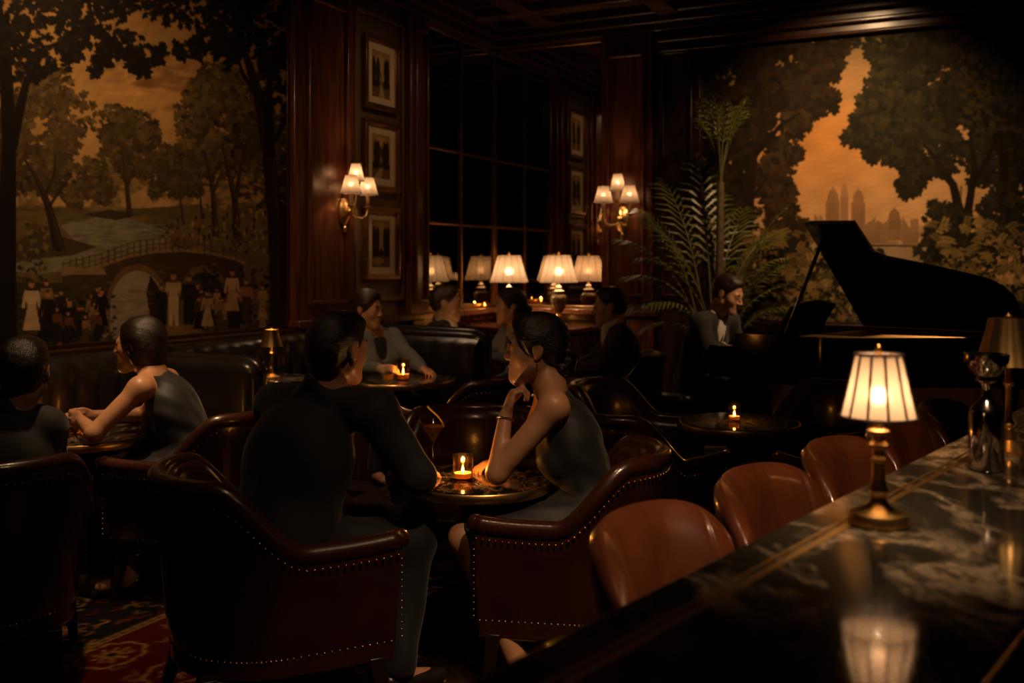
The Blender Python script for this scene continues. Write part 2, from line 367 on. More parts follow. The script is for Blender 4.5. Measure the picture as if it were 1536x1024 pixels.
HEAD = [ell((0,-.018,.032),(.074,.094,.083)), ell((0,.028,-.035),(.056,.060,.078),.03), ell((0,.071,-.097),(.019,.017,.017),.025),
    cap((-.050,.0,-.055),(-.008,.066,-.096),.019,.016,.03), cap((.050,.0,-.055),(.008,.066,-.096),.019,.016,.03),
    ell((-.04,.052,-.022),(.022,.022,.024),.03), ell((.04,.052,-.022),(.022,.022,.024),.03),
    cap((-.036,.074,.022),(.036,.074,.022),.010,.010,.02),
    sub((-.031,.096,.006),(.017,.014,.011),.012), sub((.031,.096,.006),(.017,.014,.011),.012),
    ell((-.031,.074,.006),(.0135,.0125,.011),.003), ell((.031,.074,.006),(.0135,.0125,.011),.003),
    cap((-.044,.079,.013),(-.02,.085,.014),.0035,.0035,.004), cap((.044,.079,.013),(.02,.085,.014),.0035,.0035,.004),
    cap((0,.083,.016),(0,.109,-.026),.0075,.0095,.012), ell((-.011,.096,-.03),(.008,.010,.007),.008), ell((.011,.096,-.03),(.008,.010,.007),.008),
    cap((-.019,.083,-.058),(.019,.083,-.058),.0065,.0065,.008), cap((0,.090,-.057),(0,.0895,-.057),.0065,.0065,.01),
    cap((-.016,.082,-.071),(.016,.082,-.071),.0068,.0068,.008), cap((0,.088,-.0705),(0,.0875,-.0705),.006,.006,.01),
    sub((0,.101,-.064),(.024,.012,.0024),.003),
    ell((-.076,-.012,.0),(.009,.020,.031),.008), ell((.076,-.012,.0),(.009,.020,.031),.008),
    sub((-.087,-.008,.004),(.007,.011,.018),.005), sub((.087,-.008,.004),(.007,.011,.018),.005),
    ell((-.075,-.006,-.028),(.007,.009,.009),.006), ell((.075,-.006,-.028),(.007,.009,.009),.006)]
def hand(w, d, n, side, curl=(.35,.4,.45,.5), bend=(1,1,1), sc=1.0, thumb=.55):
    """wrist, finger direction, palm-facing normal, side = +1 right hand / -1 left hand"""
    d = unit(d); n = unit(np.asarray(n)-d*np.dot(n,d)); a = np.cross(d, n)*side   # a: towards the little finger
    w = np.asarray(w,np.float32); R = np.stack([a,d,n],1)
    out = [ell(w+d*.05*sc, (.041*sc,.055*sc,.0155*sc), .012, R), ell(w+d*.018*sc-a*.014*sc+n*.006*sc,(.022*sc,.034*sc,.015*sc),.014,R)]
    for i,(o,L,r) in enumerate(((-.029,.042,.0092),(-.010,.046,.0096),(.010,.043,.0091),(.028,.034,.0080))):
        p = w+d*.092*sc+a*o*sc-d*abs(o+.004)*.25; ang = 0.0; c = curl[i]
        for j,(l,rr) in enumerate(((L,r),(L*.62,r*.92),(L*.5,r*.82))):
            ang += c*(.9,1.15,.8)[j]*bend[j]
            q = p+(d*math.cos(ang)+n*math.sin(ang)+a*o*.6*(1 if j == 0 else 0))*l*sc
            out.append(cap(p, q, rr*sc, rr*.94*sc, .004)); p = q
    p = w+d*.026*sc-a*.028*sc+n*.008*sc
    v = unit(d*.75-a*.75+n*.35); q = p+v*.042*sc; out.append(cap(p,q,.0125*sc,.0105*sc,.008))
    v2 = unit(d*.95-a*.2+n*thumb); q2 = q+v2*.034*sc; out.append(cap(q,q2,.0105*sc,.0092*sc,.004)); out.append(cap(q2,q2+unit(v2+n*.2)*.018*sc,.0092*sc,.0075*sc,.003))
    return out
def person(label, J, outfit, female=False, vox=.007, hs=1.0, skin='skin', hair='hair', cloth='suit', hair_style='short', shirt=False, tie=False, group=None):
    """J: world joints hip, chest, neck, head, look, up, shr, shl, elr, ell, wrr, wrl, hr (dir,normal,curl), hl, knr, knl, anr, anl"""
    j = {k: np.asarray(v,np.float32) for k,v in J.items() if k not in ('hr','hl')}
    root = thing('person', label, 'person', (float(j['hip'][0]),float(j['hip'][1]),0.0), 0, group); O = (float(j['hip'][0]),float(j['hip'][1]),0.0)
    rx = unit(j['shr']-j['shl']); up = unit(j['neck']-j['hip']); fw = np.cross(up, rx); fw = unit(fw); up = np.cross(rx, fw)
    B = np.stack([rx,fw,up],1).astype(np.float32)
    hx = unit(j['knr']-j['knl']+ (j['shr']-j['shl'])*.6); hx[2] = 0; hx = unit(hx)
    hipr, hipl = j['hip']+hx*.085, j['hip']-hx*.085
    w = .9 if female else 1.0
    def torso(g):
        q = [ell(j['hip']+V(0,0,.02),(.165+g,.125+g,.115+g),.05,B), ell(j['hip']*.55+j['chest']*.45,(.130*w+g,.098*w+g,.15+g),.06,B), ell(j['chest'],(.158*w+g,.108*w+g,.155+g),.06,B)]
        if female:
            for s in (-1,1): q.append(ell(j['chest']+fw*.075+rx*.065*s-up*.035,(.056+g,.05+g,.055+g),.03,B))
        return q
    nk = j['head']+frame(j['look'],j['up'])@V(0,-.03,-.07)*hs
    HR = frame(j['look'], j['up'])
    nr = .046 if female else .055
    body = torso(0)+[cap(j['shl'],j['shr'],.045*w,None,.05), cap(j['neck'],nk,nr*1.06,nr,.03)]
    for s in ('shr','shl'): body.append(cap(j['neck']+up*.02, j[s]+up*.008, .036, .03, .05))
    for sh,el,wr,h,sd in (('shr','elr','wrr','hr',1),('shl','ell','wrl','hl',-1)):
        body += [cap(j[sh],j[el],.050*w,.040*w,.03), cap(j[el],j[wr],.040*w,.026*w,.02)]
        hd = J[h]; body += hand(j[wr],hd[0],hd[1],sd,*hd[2:],sc=.92 if female else 1.0)
    for hp,kn,an in ((hipr,'knr','anr'),(hipl,'knl','anl')):
        body += [cap(hp,j[kn],.085,.056,.03), cap(j[kn],j[an],.053,.034,.03)]
        fd = unit((j[kn]-hp)*V(1,1,0)); body += [cap(j[an]-V(0,0,.035),j[an]+fd*.12-V(0,0,.05),.034,.026,.03)]
    HD = [q for q in HEAD]
    if female: HD[14] = cap((0,.082,.014),(0,.103,-.022),.0065,.008,.012); HD[7] = cap((-.034,.074,.020),(.034,.074,.020),.008,.008,.02)
    body += xf(HD, HR, j['head'], hs)
    sdf_obj('body', body, vox, M[skin], root, O)
    # eyes: iris discs set in the eyeballs
    mb = MB()
    for s in (-1,1):
        c = HR@V(s*.031,.0845,.006)*hs+j['head']; mb.ball(tuple(c-np.array(O)), .0052*hs, 8, 6)
    mb.build('eyes', M['hair'], root)
    br = [cap(V(s*.045,.080,.027),V(s*.018,.087,.027),.0035,.0045,.004) for s in (-1,1)]
    sdf_obj('eyebrows', xf(br, HR, j['head'], hs), .002*max(1,vox/.005), M[hair], root, O)
    # hair
    hv = max(.004, vox*.8)
    if hair_style == 'slick':
        H = [ell((0,-.022,.04),(.083,.103,.088)), ell((0,.035,.088),(.052,.055,.032),.03), ell((0,-.078,-.015),(.068,.046,.07),.04), ell((0,.05,.075),(.05,.04,.03),.02), cut((0,.85,-.53),(0,.062,.055),.015), cut((0,0,-1),(0,0,-.085),.02)]
        H += [sub((s*.083,-.004,-.012),(.018,.020,.034),.010) for s in (-1,1)]
    elif hair_style == 'bun':
        H = [ell((0,-.022,.038),(.083,.102,.088)), ell((0,.02,.085),(.058,.06,.032),.03), ell((0,-.07,-.01),(.066,.045,.06),.04), ell((-.052,.015,.035),(.030,.05,.045),.03), ell((.052,.015,.035),(.030,.05,.045),.03),
             cut((0,.90,-.43),(0,.060,.052),.012), cut((0,.25,-1),(0,-.0,-.068),.02)]
        H += [sub((s*.086,-.010,-.012),(.020,.022,.03),.01) for s in (-1,1)]
        H += [ell((0,-.112,-.048),(.046,.036,.042),.006)]+[ell((.040*math.cos(a*1.7),-.114+.032*math.cos(a),-.048+.036*math.sin(a)),(.016,.014,.014),.005) for a in np.linspace(0,6,15)]
    elif hair_style == 'long':
        H = [ell((0,-.022,.036),(.086,.105,.09)), ell((0,-.062,-.045),(.075,.055,.09),.04), ell((-.066,-.01,-.015),(.024,.05,.075),.03), ell((.066,-.01,-.015),(.024,.05,.075),.03), cut((0,.93,-.36),(0,.05,.03),.015), cut((0,0,-1),(0,0,-.115),.03)]
        H += [sub((s*.09,.006,-.012),(.02,.016,.026),.01) for s in (-1,1)]
    else:
        H = [ell((0,-.02,.042),(.082,.102,.086)), ell((0,.03,.092),(.052,.045,.026),.03), ell((0,-.07,-.0),(.064,.045,.06),.04), cut((0,.86,-.51),(0,.056,.055),.012), cut((0,0,-1),(0,0,-.07),.015)]
        H += [sub((s*.083,-.004,-.012),(.022,.026,.035),.012) for s in (-1,1)]
    sdf_obj('hair', xf(H, HR, j['head'], hs), hv, hair_for({'hair':(.010,.007,.005),'hair_b':(.018,.010,.006),'hair_c':(.035,.017,.008)}[hair], j['look']), root, O, (.0010,110,3))
    ko, ka = (.012,.012)
    nz = (.0045,32,5)
    def legs(g):
        q = []
        for hp,kn,an in ((hipr,'knr','anr'),(hipl,'knl','anl')):
            q += [cap(hp,j[kn],.088+g,.062+g,.03), cap(j[kn],j[an]+V(0,0,.02),.060+g,.048+g,.03)]
        return q
    if outfit == 'suit':
        g = .020
        q = torso(g)+[cap(j['shl']+up*.006,j['shr']+up*.006,.060,None,.05), ell(j['hip']+V(0,0,.0),(.182,.146,.10),.05,B), ell(j['hip']*.55+j['chest']*.45,(.168,.130,.19),.06,B), ell(j['chest']-up*.02,(.188,.128,.15),.05,B)]
        for s in ('shr','shl'): q.append(cap(j['neck']-up*.012, j[s]+up*.014, .050, .050, .05))
        for sh,el,wr in (('shr','elr','wrr'),('shl','ell','wrl')):
            e = j[el]+(j[wr]-j[el])*.90
            q += [cap(j[sh],j[el],.071,.059,.03), cap(j[el],e,.059,.041,.02)]
        q += [cap(j['neck']-fw*.035-rx*.05-up*.01, j['neck']-fw*.056+up*.040,.024,.020,.015), cap(j['neck']-fw*.035+rx*.05-up*.01, j['neck']-fw*.056+up*.040,.024,.020,.015)]
        for s in (-1,1): q.append(cap(j['neck']+rx*.055*s-fw*.01, j['chest']+fw*.125+rx*.03*s-up*.07, .017,.012,.012))
        if shirt: q.append(sub(j['chest']+fw*.135+up*.12,(.034,.05,.16),.01,B))
        sdf_obj('jacket', q, vox, M[cloth], root, O, nz)
        sdf_obj('trousers', legs(.012), max(vox,.008), M[cloth], root, O, nz)
        col = [cap(j['neck']+up*.036+fw*.008, j['neck']*.66+nk*.34, nr*1.06+.010, nr+.008, .02)]
        if shirt: col += [ell(j['chest']+fw*.085+up*.07,(.06,.045,.15),.03,B)]
        sdf_obj('shirt', col, max(vox*.8,.005), M['shirt'], root, O)
        for wr,el in (('wrr','elr'),('wrl','ell')):
            a = j[el]+(j[wr]-j[el])*.84; b = j[el]+(j[wr]-j[el])*.955
            sdf_obj('shirt_cuff', [cap(a,b,.037,.034)], .005, M['shirt'], root, O)
        if tie:
            sdf_obj('tie', [cap(j['neck']+fw*.072-up*.0, j['chest']+fw*.128-up*.02,.014,.017), ell(j['neck']+fw*.075,(.016,.014,.018),.01,B)], .005, M['dress'], root, O)
        sh = []
        for hp,kn,an in ((hipr,'knr','anr'),(hipl,'knl','anl')):
            fd = unit((j[kn]-hp)*V(1,1,0)); c = V(j[an][0],j[an][1],.045)
            sh = [cap(c-fd*.03, c+fd*.15-V(0,0,.012),.042,.030,.03), cut((0,0,-1),(0,0,.003),.005)]
            sdf_obj('shoe', sh, .008, M['pot'], root, O)
    elif outfit == 'dress':
        g = .011
        q = torso(g)+[cap(j['neck']-up*.03, j['shr']*.55+j['neck']*.45-up*.0,.046,.044,.04), cap(j['neck']-up*.03, j['shl']*.55+j['neck']*.45-up*.0,.046,.044,.04), cap(hipr,hipr*.12+j['knr']*.88,.10,.085,.05), cap(hipl,hipl*.12+j['knl']*.88,.10,.085,.05), cap((hipr+hipl)/2,(j['knr']+j['knl'])/2*.85+(hipr+hipl)/2*.15,.10,.075,.06)]
        q.append(sub(j['neck']+fw*.06+up*.045,(.075,.06,.06),.01,B))
        sdf_obj('dress', q, vox, M['dress'], root, O, (.003,40,9))
        for hp,kn,an in ((hipr,'knr','anr'),(hipl,'knl','anl')):
            fd = unit((j[kn]-hp)*V(1,1,0)); c = j[an]
            sdf_obj('shoe', [cap(V(c[0],c[1],.06)-fd*.02, V(c[0],c[1],.025)+fd*.14,.036,.022,.02), cap(V(c[0],c[1],.05)-fd*.035,V(c[0],c[1],.008)-fd*.04,.012,.007,.01), cut((0,0,-1),(0,0,.003),.004)], .006, M['pot'], root, O)
    elif outfit == 'cardigan':
        g = .016
        q = torso(g)+[cap(j['shl'],j['shr'],.052,None,.05)]
        for s in ('shr','shl'): q.append(cap(j['neck']-up*.02, j[s]+up*.008, .044, .044, .05))
        for sh,el,wr in (('shr','elr','wrr'),('shl','ell','wrl')):
            e = j[el]+(j[wr]-j[el])*.88
            q += [cap(j[sh],j[el],.060,.05,.03), cap(j[el],e,.05,.036,.02)]
        q.append(sub(j['chest']+fw*.12+up*.17,(.055,.10,.20),.015,B))
        sdf_obj('cardigan', q, vox, M[cloth], root, O, nz)
        sdf_obj('blouse', torso(.008), .009, M['dress'], root, O); sdf_obj('trousers', legs(.010), .009, M['suit_c'], root, O)
        for hp,kn,an in ((hipr,'knr','anr'),(hipl,'knl','anl')):
            fd = unit((j[kn]-hp)*V(1,1,0)); c = V(j[an][0],j[an][1],.045)
            sdf_obj('shoe', [cap(c-fd*.03, c+fd*.14-V(0,0,.015),.036,.024,.03), cut((0,0,-1),(0,0,.003),.005)], .009, M['pot'], root, O)
    return root, HR, j, O
def seated(hip, f, lean=.06, hscale=1.0, side=0.0, female=False, look=None, tilt=0.0, spread=.1, nod=0.0):
    """joints of a seated figure facing f on a seat; arms are filled in by the caller"""
    f = np.array([f[0],f[1],0],np.float32); f /= np.linalg.norm(f); r = np.array([f[1],-f[0],0],np.float32); u = V(0,0,1)
    hp = np.asarray(hip,np.float32); s = hscale
    J = {'hip':hp, 'chest':hp+u*.33*s+f*lean*.7+r*side*.6, 'neck':hp+u*.50*s+f*lean*1.15+r*side}
    J['head'] = hp+u*.655*s+f*(lean*1.35+.035)+r*side*1.2
    J['look'] = (look if look is not None else tuple(f)) if nod == 0 else tuple(np.array(look if look is not None else f)-np.array([0,0,nod])); J['up'] = (0,0,1)
    sw = .165 if female else .19
    J['shr'] = J['neck']+r*sw-u*.055*s; J['shl'] = J['neck']-r*sw-u*.055*s
    for k,sg in (('r',1),('l',-1)):
        kn = hp+f*.40+r*sg*spread; kn[2] = max(.46, hp[2]-.02); J['kn'+k] = kn
        an = hp+f*.43+r*sg*spread; an[2] = .09; J['an'+k] = an
    return J, f, r
# ------------------------------------------------------------------ a small painter for the flat artworks (murals, prints, carpet)
class Canvas:
    def __init__(s, x0, y0, w, h, col): s.x0, s.y0, s.w, s.h = x0, y0, w, h; s.im = np.ones((h, w, 3), np.float32)*np.array(col, np.float32)
    def box(s, a, b, c, d):
        return max(0,int(a-s.x0)-1), max(0,int(b-s.y0)-1), min(s.w,int(c-s.x0)+2), min(s.h,int(d-s.y0)+2)
    def mix(s, bx, m, col, a):
        v = s.im[bx[1]:bx[3], bx[0]:bx[2]]; m = (m*a)[...,None]; v[...] = v*(1-m)+np.array(col, np.float32)*m
    def grid(s, bx): return np.arange(bx[0],bx[2])[None,:]+s.x0+.5, np.arange(bx[1],bx[3])[:,None]+s.y0+.5
    def ell(s, cx, cy, rx, ry, col, a=1.0, rot=0.0, soft=.8):
        R = max(rx,ry)+1; bx = s.box(cx-R,cy-R,cx+R,cy+R)
        if bx[2] <= bx[0] or bx[3] <= bx[1]: return
        X, Y = s.grid(bx); c, n = math.cos(rot), math.sin(rot); x = (X-cx)*c+(Y-cy)*n; y = -(X-cx)*n+(Y-cy)*c
        d = (1-np.sqrt((x/rx)**2+(y/ry)**2))*min(rx,ry); s.mix(bx, np.clip(d/soft+.5,0,1), col, a)
    def poly(s, P, col, a=1.0):
        xs = [p[0] for p in P]; ys = [p[1] for p in P]; bx = s.box(min(xs),min(ys),max(xs),max(ys))
        if bx[2] <= bx[0] or bx[3] <= bx[1]: return
        X, Y = s.grid(bx); m = np.zeros((bx[3]-bx[1],bx[2]-bx[0]),bool)
        for i in range(len(P)):
            (x1,y1),(x2,y2) = P[i-1], P[i]
            if y1 != y2: m ^= ((y1 > Y) != (y2 > Y)) & (X < (x2-x1)*(Y-y1)/(y2-y1)+x1)
        s.mix(bx, m.astype(np.float32), col, a)
    def line(s, P, w, col, a=1.0):
        w = w if hasattr(w,'__len__') else [w]*len(P)
        for i in range(len(P)-1):
            (x1,y1),(x2,y2) = P[i],P[i+1]; r = max(w[i],w[i+1])+1
            bx = s.box(min(x1,x2)-r,min(y1,y2)-r,max(x1,x2)+r,max(y1,y2)+r)
            if bx[2] <= bx[0] or bx[3] <= bx[1]: continue
            X, Y = s.grid(bx); L = (x2-x1)**2+(y2-y1)**2+1e-9; t = np.clip(((X-x1)*(x2-x1)+(Y-y1)*(y2-y1))/L,0,1)
            d = w[i]+(w[i+1]-w[i])*t-np.hypot(X-x1-t*(x2-x1),Y-y1-t*(y2-y1)); s.mix(bx,np.clip(d+.5,0,1),col,a)
    def leaf(s, x, y, z, col, rg, a=.9):
        th = rg.uniform(0,6.28)
        for k in range(3):
            t = th+(k-1)*.95; s.ell(x+math.cos(t)*z*.8, y+math.sin(t)*z*.8, z, z*.55, col, a, t)
    def crown(s, cx, cy, rx, ry, n, cols, z, seed, lumps=9, a=.9):
        rg = random.Random(seed); L = []
        for i in range(lumps):
            t = 6.283*i/lumps+rg.uniform(-.3,.3); q = rg.uniform(.45,.8); L.append((cx+rx*q*math.cos(t), cy+ry*q*math.sin(t), rg.uniform(.34,.5)))
        L.append((cx,cy,.6))
        for k in range(n):
            f = k/n; lx, ly, lr = rg.choice(L); t = rg.uniform(0,6.283); q = rg.random()**.45
            x = lx+rx*lr*q*math.cos(t); y = ly+ry*lr*q*math.sin(t)
            i = min(len(cols)-1, int(f*len(cols)*.999))
            if i == len(cols)-1 and (y > ly+.1*ry*lr): i = max(0,i-1)
            c = cols[i]; j = rg.uniform(.85,1.15); s.leaf(x, y, z*rg.uniform(.7,1.2), tuple(v*j for v in c), rg, a)
    def noise(s, amp, sc, seed):
        rg = np.random.default_rng(seed); X = np.arange(s.w)[None,:]; Y = np.arange(s.h)[:,None]; n = np.zeros((s.h,s.w))
        for o in range(5):
            for _ in range(3):
                k = rg.normal(size=2)/sc*(2**o); n += np.sin(k[0]*X+k[1]*Y+rg.uniform(0,6.28))/(1.6**o)
        s.im *= (1+amp*n[...,None]/3).astype(np.float32)
    def sample(s, px, py):
        x = np.clip(px-s.x0-.5,0,s.w-1.001); y = np.clip(py-s.y0-.5,0,s.h-1.001); i = x.astype(int); j = y.astype(int); fx = (x-i)[...,None]; fy = (y-j)[...,None]
        a = s.im; c = (a[j,i]*(1-fx)+a[j,i+1]*fx)*(1-fy)+(a[j+1,i]*(1-fx)+a[j+1,i+1]*fx)*fy
        c = np.clip(c,0,1); return np.where(c < .04045, c/12.92, ((c+.055)/1.055)**2.4)
def painted_sheet(name, P, col, m, parent=None, thick=None):
    """P (h,w,3) grid of points, col (h,w,3) linear pigment"""
    h, w = P.shape[:2]; me = bpy.data.meshes.new(name); me.vertices.add(h*w); me.vertices.foreach_set('co', P.astype(np.float32).ravel())
    i = np.arange(h*w).reshape(h,w); Q = np.stack([i[:-1,:-1],i[1:,:-1],i[1:,1:],i[:-1,1:]],-1).reshape(-1,4)
    me.loops.add(len(Q)*4); me.loops.foreach_set('vertex_index', Q.astype(np.int32).ravel())
    me.polygons.add(len(Q)); me.polygons.foreach_set('loop_start', np.arange(0,len(Q)*4,4,dtype=np.int32)); me.update(calc_edges=True)
    at = me.color_attributes.new('paint','FLOAT_COLOR','POINT'); at.data.foreach_set('color', np.concatenate([col,np.ones((h,w,1))],-1).astype(np.float32).ravel())
    return link(name, me, m, parent, smooth=False)
# ---- left artwork: parkland with river, bridge and promenaders (painted on a 600 x 660 sheet)
def paint_park():
    cv = Canvas(-170,-130,615,680,(0,0,0)); X = np.arange(cv.w)[None,:]+cv.x0; Y = np.arange(cv.h)[:,None]+cv.y0
    t = np.clip((Y+60)/380,0,1)[...,None]; cv.im[...] = (1-t)*np.array((.50,.365,.19))+t*np.array((.64,.50,.31))
    g = np.exp(-(((X-235)/130.)**2+((Y-165)/95.)**2))[...,None]; cv.im += g*np.array((.11,.07,.03))
    cv.noise(.06,60,3); rg = random.Random(5)
    for i in range(46):
        x = rg.uniform(150,330); y = rg.choice((98,122,130,165,112))+rg.uniform(-7,7); cv.ell(x,y,rg.uniform(6,22),rg.uniform(2,5),(.36,.24,.12),.30,rg.uniform(-.2,.2),4)
    for i in range(16): cv.ell(rg.uniform(150,320),rg.uniform(130,145),rg.uniform(8,20),1.6,(.80,.60,.34),.3,0,2)
    # haze of far woods
    for i in range(26): cv.crown(rg.uniform(-120,430),rg.uniform(245,300),rg.uniform(18,40),rg.uniform(18,38),70,[(.38,.30,.17),(.44,.35,.20),(.50,.40,.23)],4,100+i,5,.6)
    cv.poly([(-170,318),(60,312),(160,316),(300,306),(445,300),(445,560),(-170,560)],(.36,.30,.17))
    for i in range(60): cv.ell(rg.uniform(-100,440),rg.uniform(312,345),rg.uniform(14,40),rg.uniform(2,6),rg.choice([(.44,.37,.20),(.30,.25,.14),(.24,.20,.12)]),.5,0,3)
    # river
    cv.poly([(88,338),(140,326),(200,330),(245,345),(252,360),(200,376),(150,392),(110,404),(60,410),(-60,404),(-170,420),(-170,392),(0,398),(80,385),(120,372),(100,352)],(.46,.43,.35))
    cv.poly([(150,505),(168,455),(190,410),(225,408),(236,460),(240,520)],(.56,.50,.42))
    for i in range(120):
        x = rg.uniform(95,250); y = rg.uniform(332,400); cv.ell(x,y,rg.uniform(4,16),.9,rg.choice([(.58,.52,.42),(.30,.28,.22),(.38,.36,.29)]),.6,0,1)
    for i in range(30): cv.ell(rg.uniform(165,235),rg.uniform(425,500),rg.uniform(4,13),1,rg.choice([(.66,.58,.48),(.40,.36,.30)]),.6,0,1)
    cv.poly([(-10,398),(30,356),(60,345),(100,358),(143,370),(100,384),(40,388)],(.26,.21,.12)); cv.poly([(120,322),(160,314),(205,322),(170,330)],(.22,.18,.11)); cv.poly([(240,350),(300,325),(445,330),(445,400),(340,372),(270,360)],(.40,.33,.18))
    # middle trees
    D = [(.16,.125,.07),(.21,.165,.09),(.27,.21,.115),(.33,.265,.145)]
    def trunk(P,w,c=(.20,.14,.08)): cv.line(P,w,c); cv.line([(x+w[min(i,len(w)-1)]*.4,y) for i,(x,y) in enumerate(P)],[v*.35 for v in w],tuple(v*1.7 for v in c),.6)
    cv.crown(186,212,46,56,520,D[:3]+[(.33,.265,.145)],4,21,10)
    trunk([(191,322),(188,290),(183,250),(178,215)],[4.5,3.2,2.4,1.2]); trunk([(187,285),(198,250)],[2,1]); trunk([(186,270),(168,240)],[2,1])
    for i,(x,y,a,b) in enumerate(((135,262,24,32),(235,262,26,34),(110,290,22,20),(255,240,22,26),(150,285,20,18))): cv.crown(x,y,a,b,160,D[1:],3.6,30+i,6)
    cv.crown(60,200,66,86,1100,D,4.4,22,12); cv.crown(-60,240,80,90,500,D[:3],5,23,8)
    trunk([(84,368),(72,320),(62,290),(48,262),(34,240)],[9,6,4.5,3,1.5],(.15,.11,.06)); trunk([(64,296),(78,262),(80,230)],[3.5,2.2,1.2],(.15,.11,.06)); trunk([(70,310),(92,278),(104,262)],[2.6,1.6,1],(.15,.11,.06))
    cv.crown(325,180,68,82,1000,D+[(.40,.32,.17)],4.4,24,12); cv.crown(395,230,50,80,420,D,4.4,25,9); cv.crown(280,270,34,34,260,D[1:],3.6,26,7)
    for i in range(70): cv.leaf(rg.uniform(300,395),rg.uniform(262,318),3,rg.choice([(.66,.50,.30),(.60,.45,.25),(.5,.4,.22)]),rg,.75)
    trunk([(320,352),(317,300),(312,262),(302,225)],[5,3.6,2.8,1.4]); trunk([(316,292),(330,255)],[2.4,1.2]); trunk([(353,364),(349,300),(338,250),(330,215)],[6.5,4.6,3.2,1.6]); trunk([(350,300),(358,250),(366,215)],[3.6,2.6,1.4]); trunk([(300,330),(296,280)],[2,1.2]); trunk([(272,335),(266,290)],[2,1.2])
    # bank growth and small strollers
    for i in range(200): cv.leaf(rg.uniform(240,430),rg.uniform(335,378),2.2,rg.choice([(.30,.24,.13),(.46,.38,.22),(.20,.16,.09),(.55,.45,.28)]),rg,.7)
    for i in range(40):
        x = rg.uniform(255,400); y = rg.uniform(318,362); c = rg.choice([(.6,.5,.36),(.13,.10,.07),(.42,.28,.16)]); cv.ell(x,y,1.5,4,c); cv.ell(x,y-5,1.1,1.2,(.5,.36,.24))
    for i in range(260): cv.leaf(rg.uniform(-130,70)*1.0,rg.uniform(335,420),3,rg.choice([(.18,.15,.08),(.28,.23,.12),(.42,.36,.2)]),rg,.7)
    # bridge
    st, sd = (.40,.30,.18), (.24,.18,.11)
    top = [(90,412),(125,404),(150,398),(190,384),(230,377),(270,375),(310,379),(350,388),(362,394)]
    cv.poly(top+[(362,470),(300,470),(290,480),(240,470),(150,480),(128,458),(90,424)],sd)
    for i in range(170):
        x = rg.uniform(120,355); y = rg.uniform(395,470); cv.ell(x,y,rg.uniform(3,6),rg.uniform(1.2,2.2),rg.choice([st,(.32,.24,.14),(.28,.21,.13)]),.6)
    def arch(cx,cy,r,h,c): cv.poly([(cx+r*math.cos(a),cy-h*math.sin(a)) for a in np.linspace(PI,0,24)]+[(cx+r,cy+42),(cx-r,cy+42)],c)
    arch(203,458,47,62,st); arch(203,460,41,54,(.55,.49,.41)); cv.poly([(222,412),(248,450),(246,505),(226,500),(216,440)],(.18,.14,.09))
    for i in range(40): cv.ell(rg.uniform(168,224),rg.uniform(432,500),rg.uniform(4,12),1,rg.choice([(.66,.58,.48),(.40,.36,.30)]),.6,0,1)
    arch(303,442,36,44,st); arch(303,446,31,38,(.16,.13,.085)); cv.ell(290,430,12,10,(.34,.31,.25),.7,.4,3)
    cv.line(top,2.2,(.52,.40,.25)); up = [(x,y-20+abs(x-250)*.02) for x,y in top]
    cv.line([(90,396)]+up[1:],1.1,(.40,.29,.17)); cv.line([(x,y+8) for x,y in up],.8,(.34,.25,.14))
    for x in np.arange(92,360,9.6):
        y = np.interp(x,[p[0] for p in top],[p[1] for p in top]); cv.line([(x,y),(x,y-19)],.9 if int(x)%3 else 1.5,(.32,.23,.13))
    cv.poly([(88,412),(92,400),(152,402),(156,412)],(.50,.40,.26))
    # meadow in front and promenaders
    cv.poly([(-170,420),(90,424),(130,460),(150,500),(150,560),(-170,560)],(.20,.18,.105)); cv.poly([(220,500),(300,478),(445,470),(445,560),(220,560)],(.34,.27,.16)); cv.ell(262,500,40,14,(.52,.41,.25),.8,0,6)
    for i in range(700): cv.leaf(rg.uniform(-150,170),rg.uniform(440,548),rg.uniform(1.6,3.4),rg.choice([(.13,.13,.085),(.20,.19,.115),(.30,.25,.15),(.40,.33,.22),(.10,.09,.06)]),rg,.7)
    for i in range(420): cv.leaf(rg.uniform(300,440),rg.uniform(400,540),rg.uniform(1.6,3.2),rg.choice([(.11,.09,.055),(.18,.14,.08),(.28,.21,.12),(.08,.06,.04)]),rg,.7)
    def folk(x,y,h,top,bot,hat=None,skirt=False):
        cv.ell(x,y-h*.92,h*.055,h*.07,(.62,.42,.28))
        cv.ell(x,y-h*.98,h*.05,h*.035,hat or (.14,.10,.06),.7); cv.poly([(x-h*.11,y-h*.80),(x+h*.11,y-h*.80),(x+h*.085,y-h*.48),(x-h*.085,y-h*.48)],top)
        cv.line([(x-h*.11,y-h*.78),(x-h*.16,y-h*.5)],h*.032,top); cv.line([(x+h*.11,y-h*.78),(x+h*.15,y-h*.52)],h*.032,top)
        if skirt: cv.poly([(x-h*.07,y-h*.55),(x+h*.07,y-h*.55),(x+h*.17,y-h*.06),(x-h*.17,y-h*.06)],bot)
        else:
            cv.line([(x-h*.045,y-h*.5),(x-h*.055,y)],[h*.06,h*.04],bot); cv.line([(x+h*.045,y-h*.5),(x+h*.06,y)],[h*.06,h*.04],bot)
    cols = [((.10,.08,.06),(.09,.07,.05)),((.16,.13,.10),(.10,.08,.06)),((.36,.22,.13),(.14,.11,.08)),((.22,.20,.15),(.12,.10,.07)),((.5,.38,.25),(.30,.24,.17))]
    for i in range(34):
        x = rg.choice((rg.uniform(-120,160),rg.uniform(50,150))); y = rg.uniform(478,522); a,b = rg.choice(cols); folk(x,y,rg.uniform(40,62),a,b,None,rg.random()<.4)
    for i in range(26):
        x = rg.uniform(288,395); y = rg.uniform(462,500); a,b = rg.choice(cols+[((.62,.48,.32),(.55,.42,.28))]); folk(x,y,rg.uniform(32,54),a,b,None,rg.random()<.5)
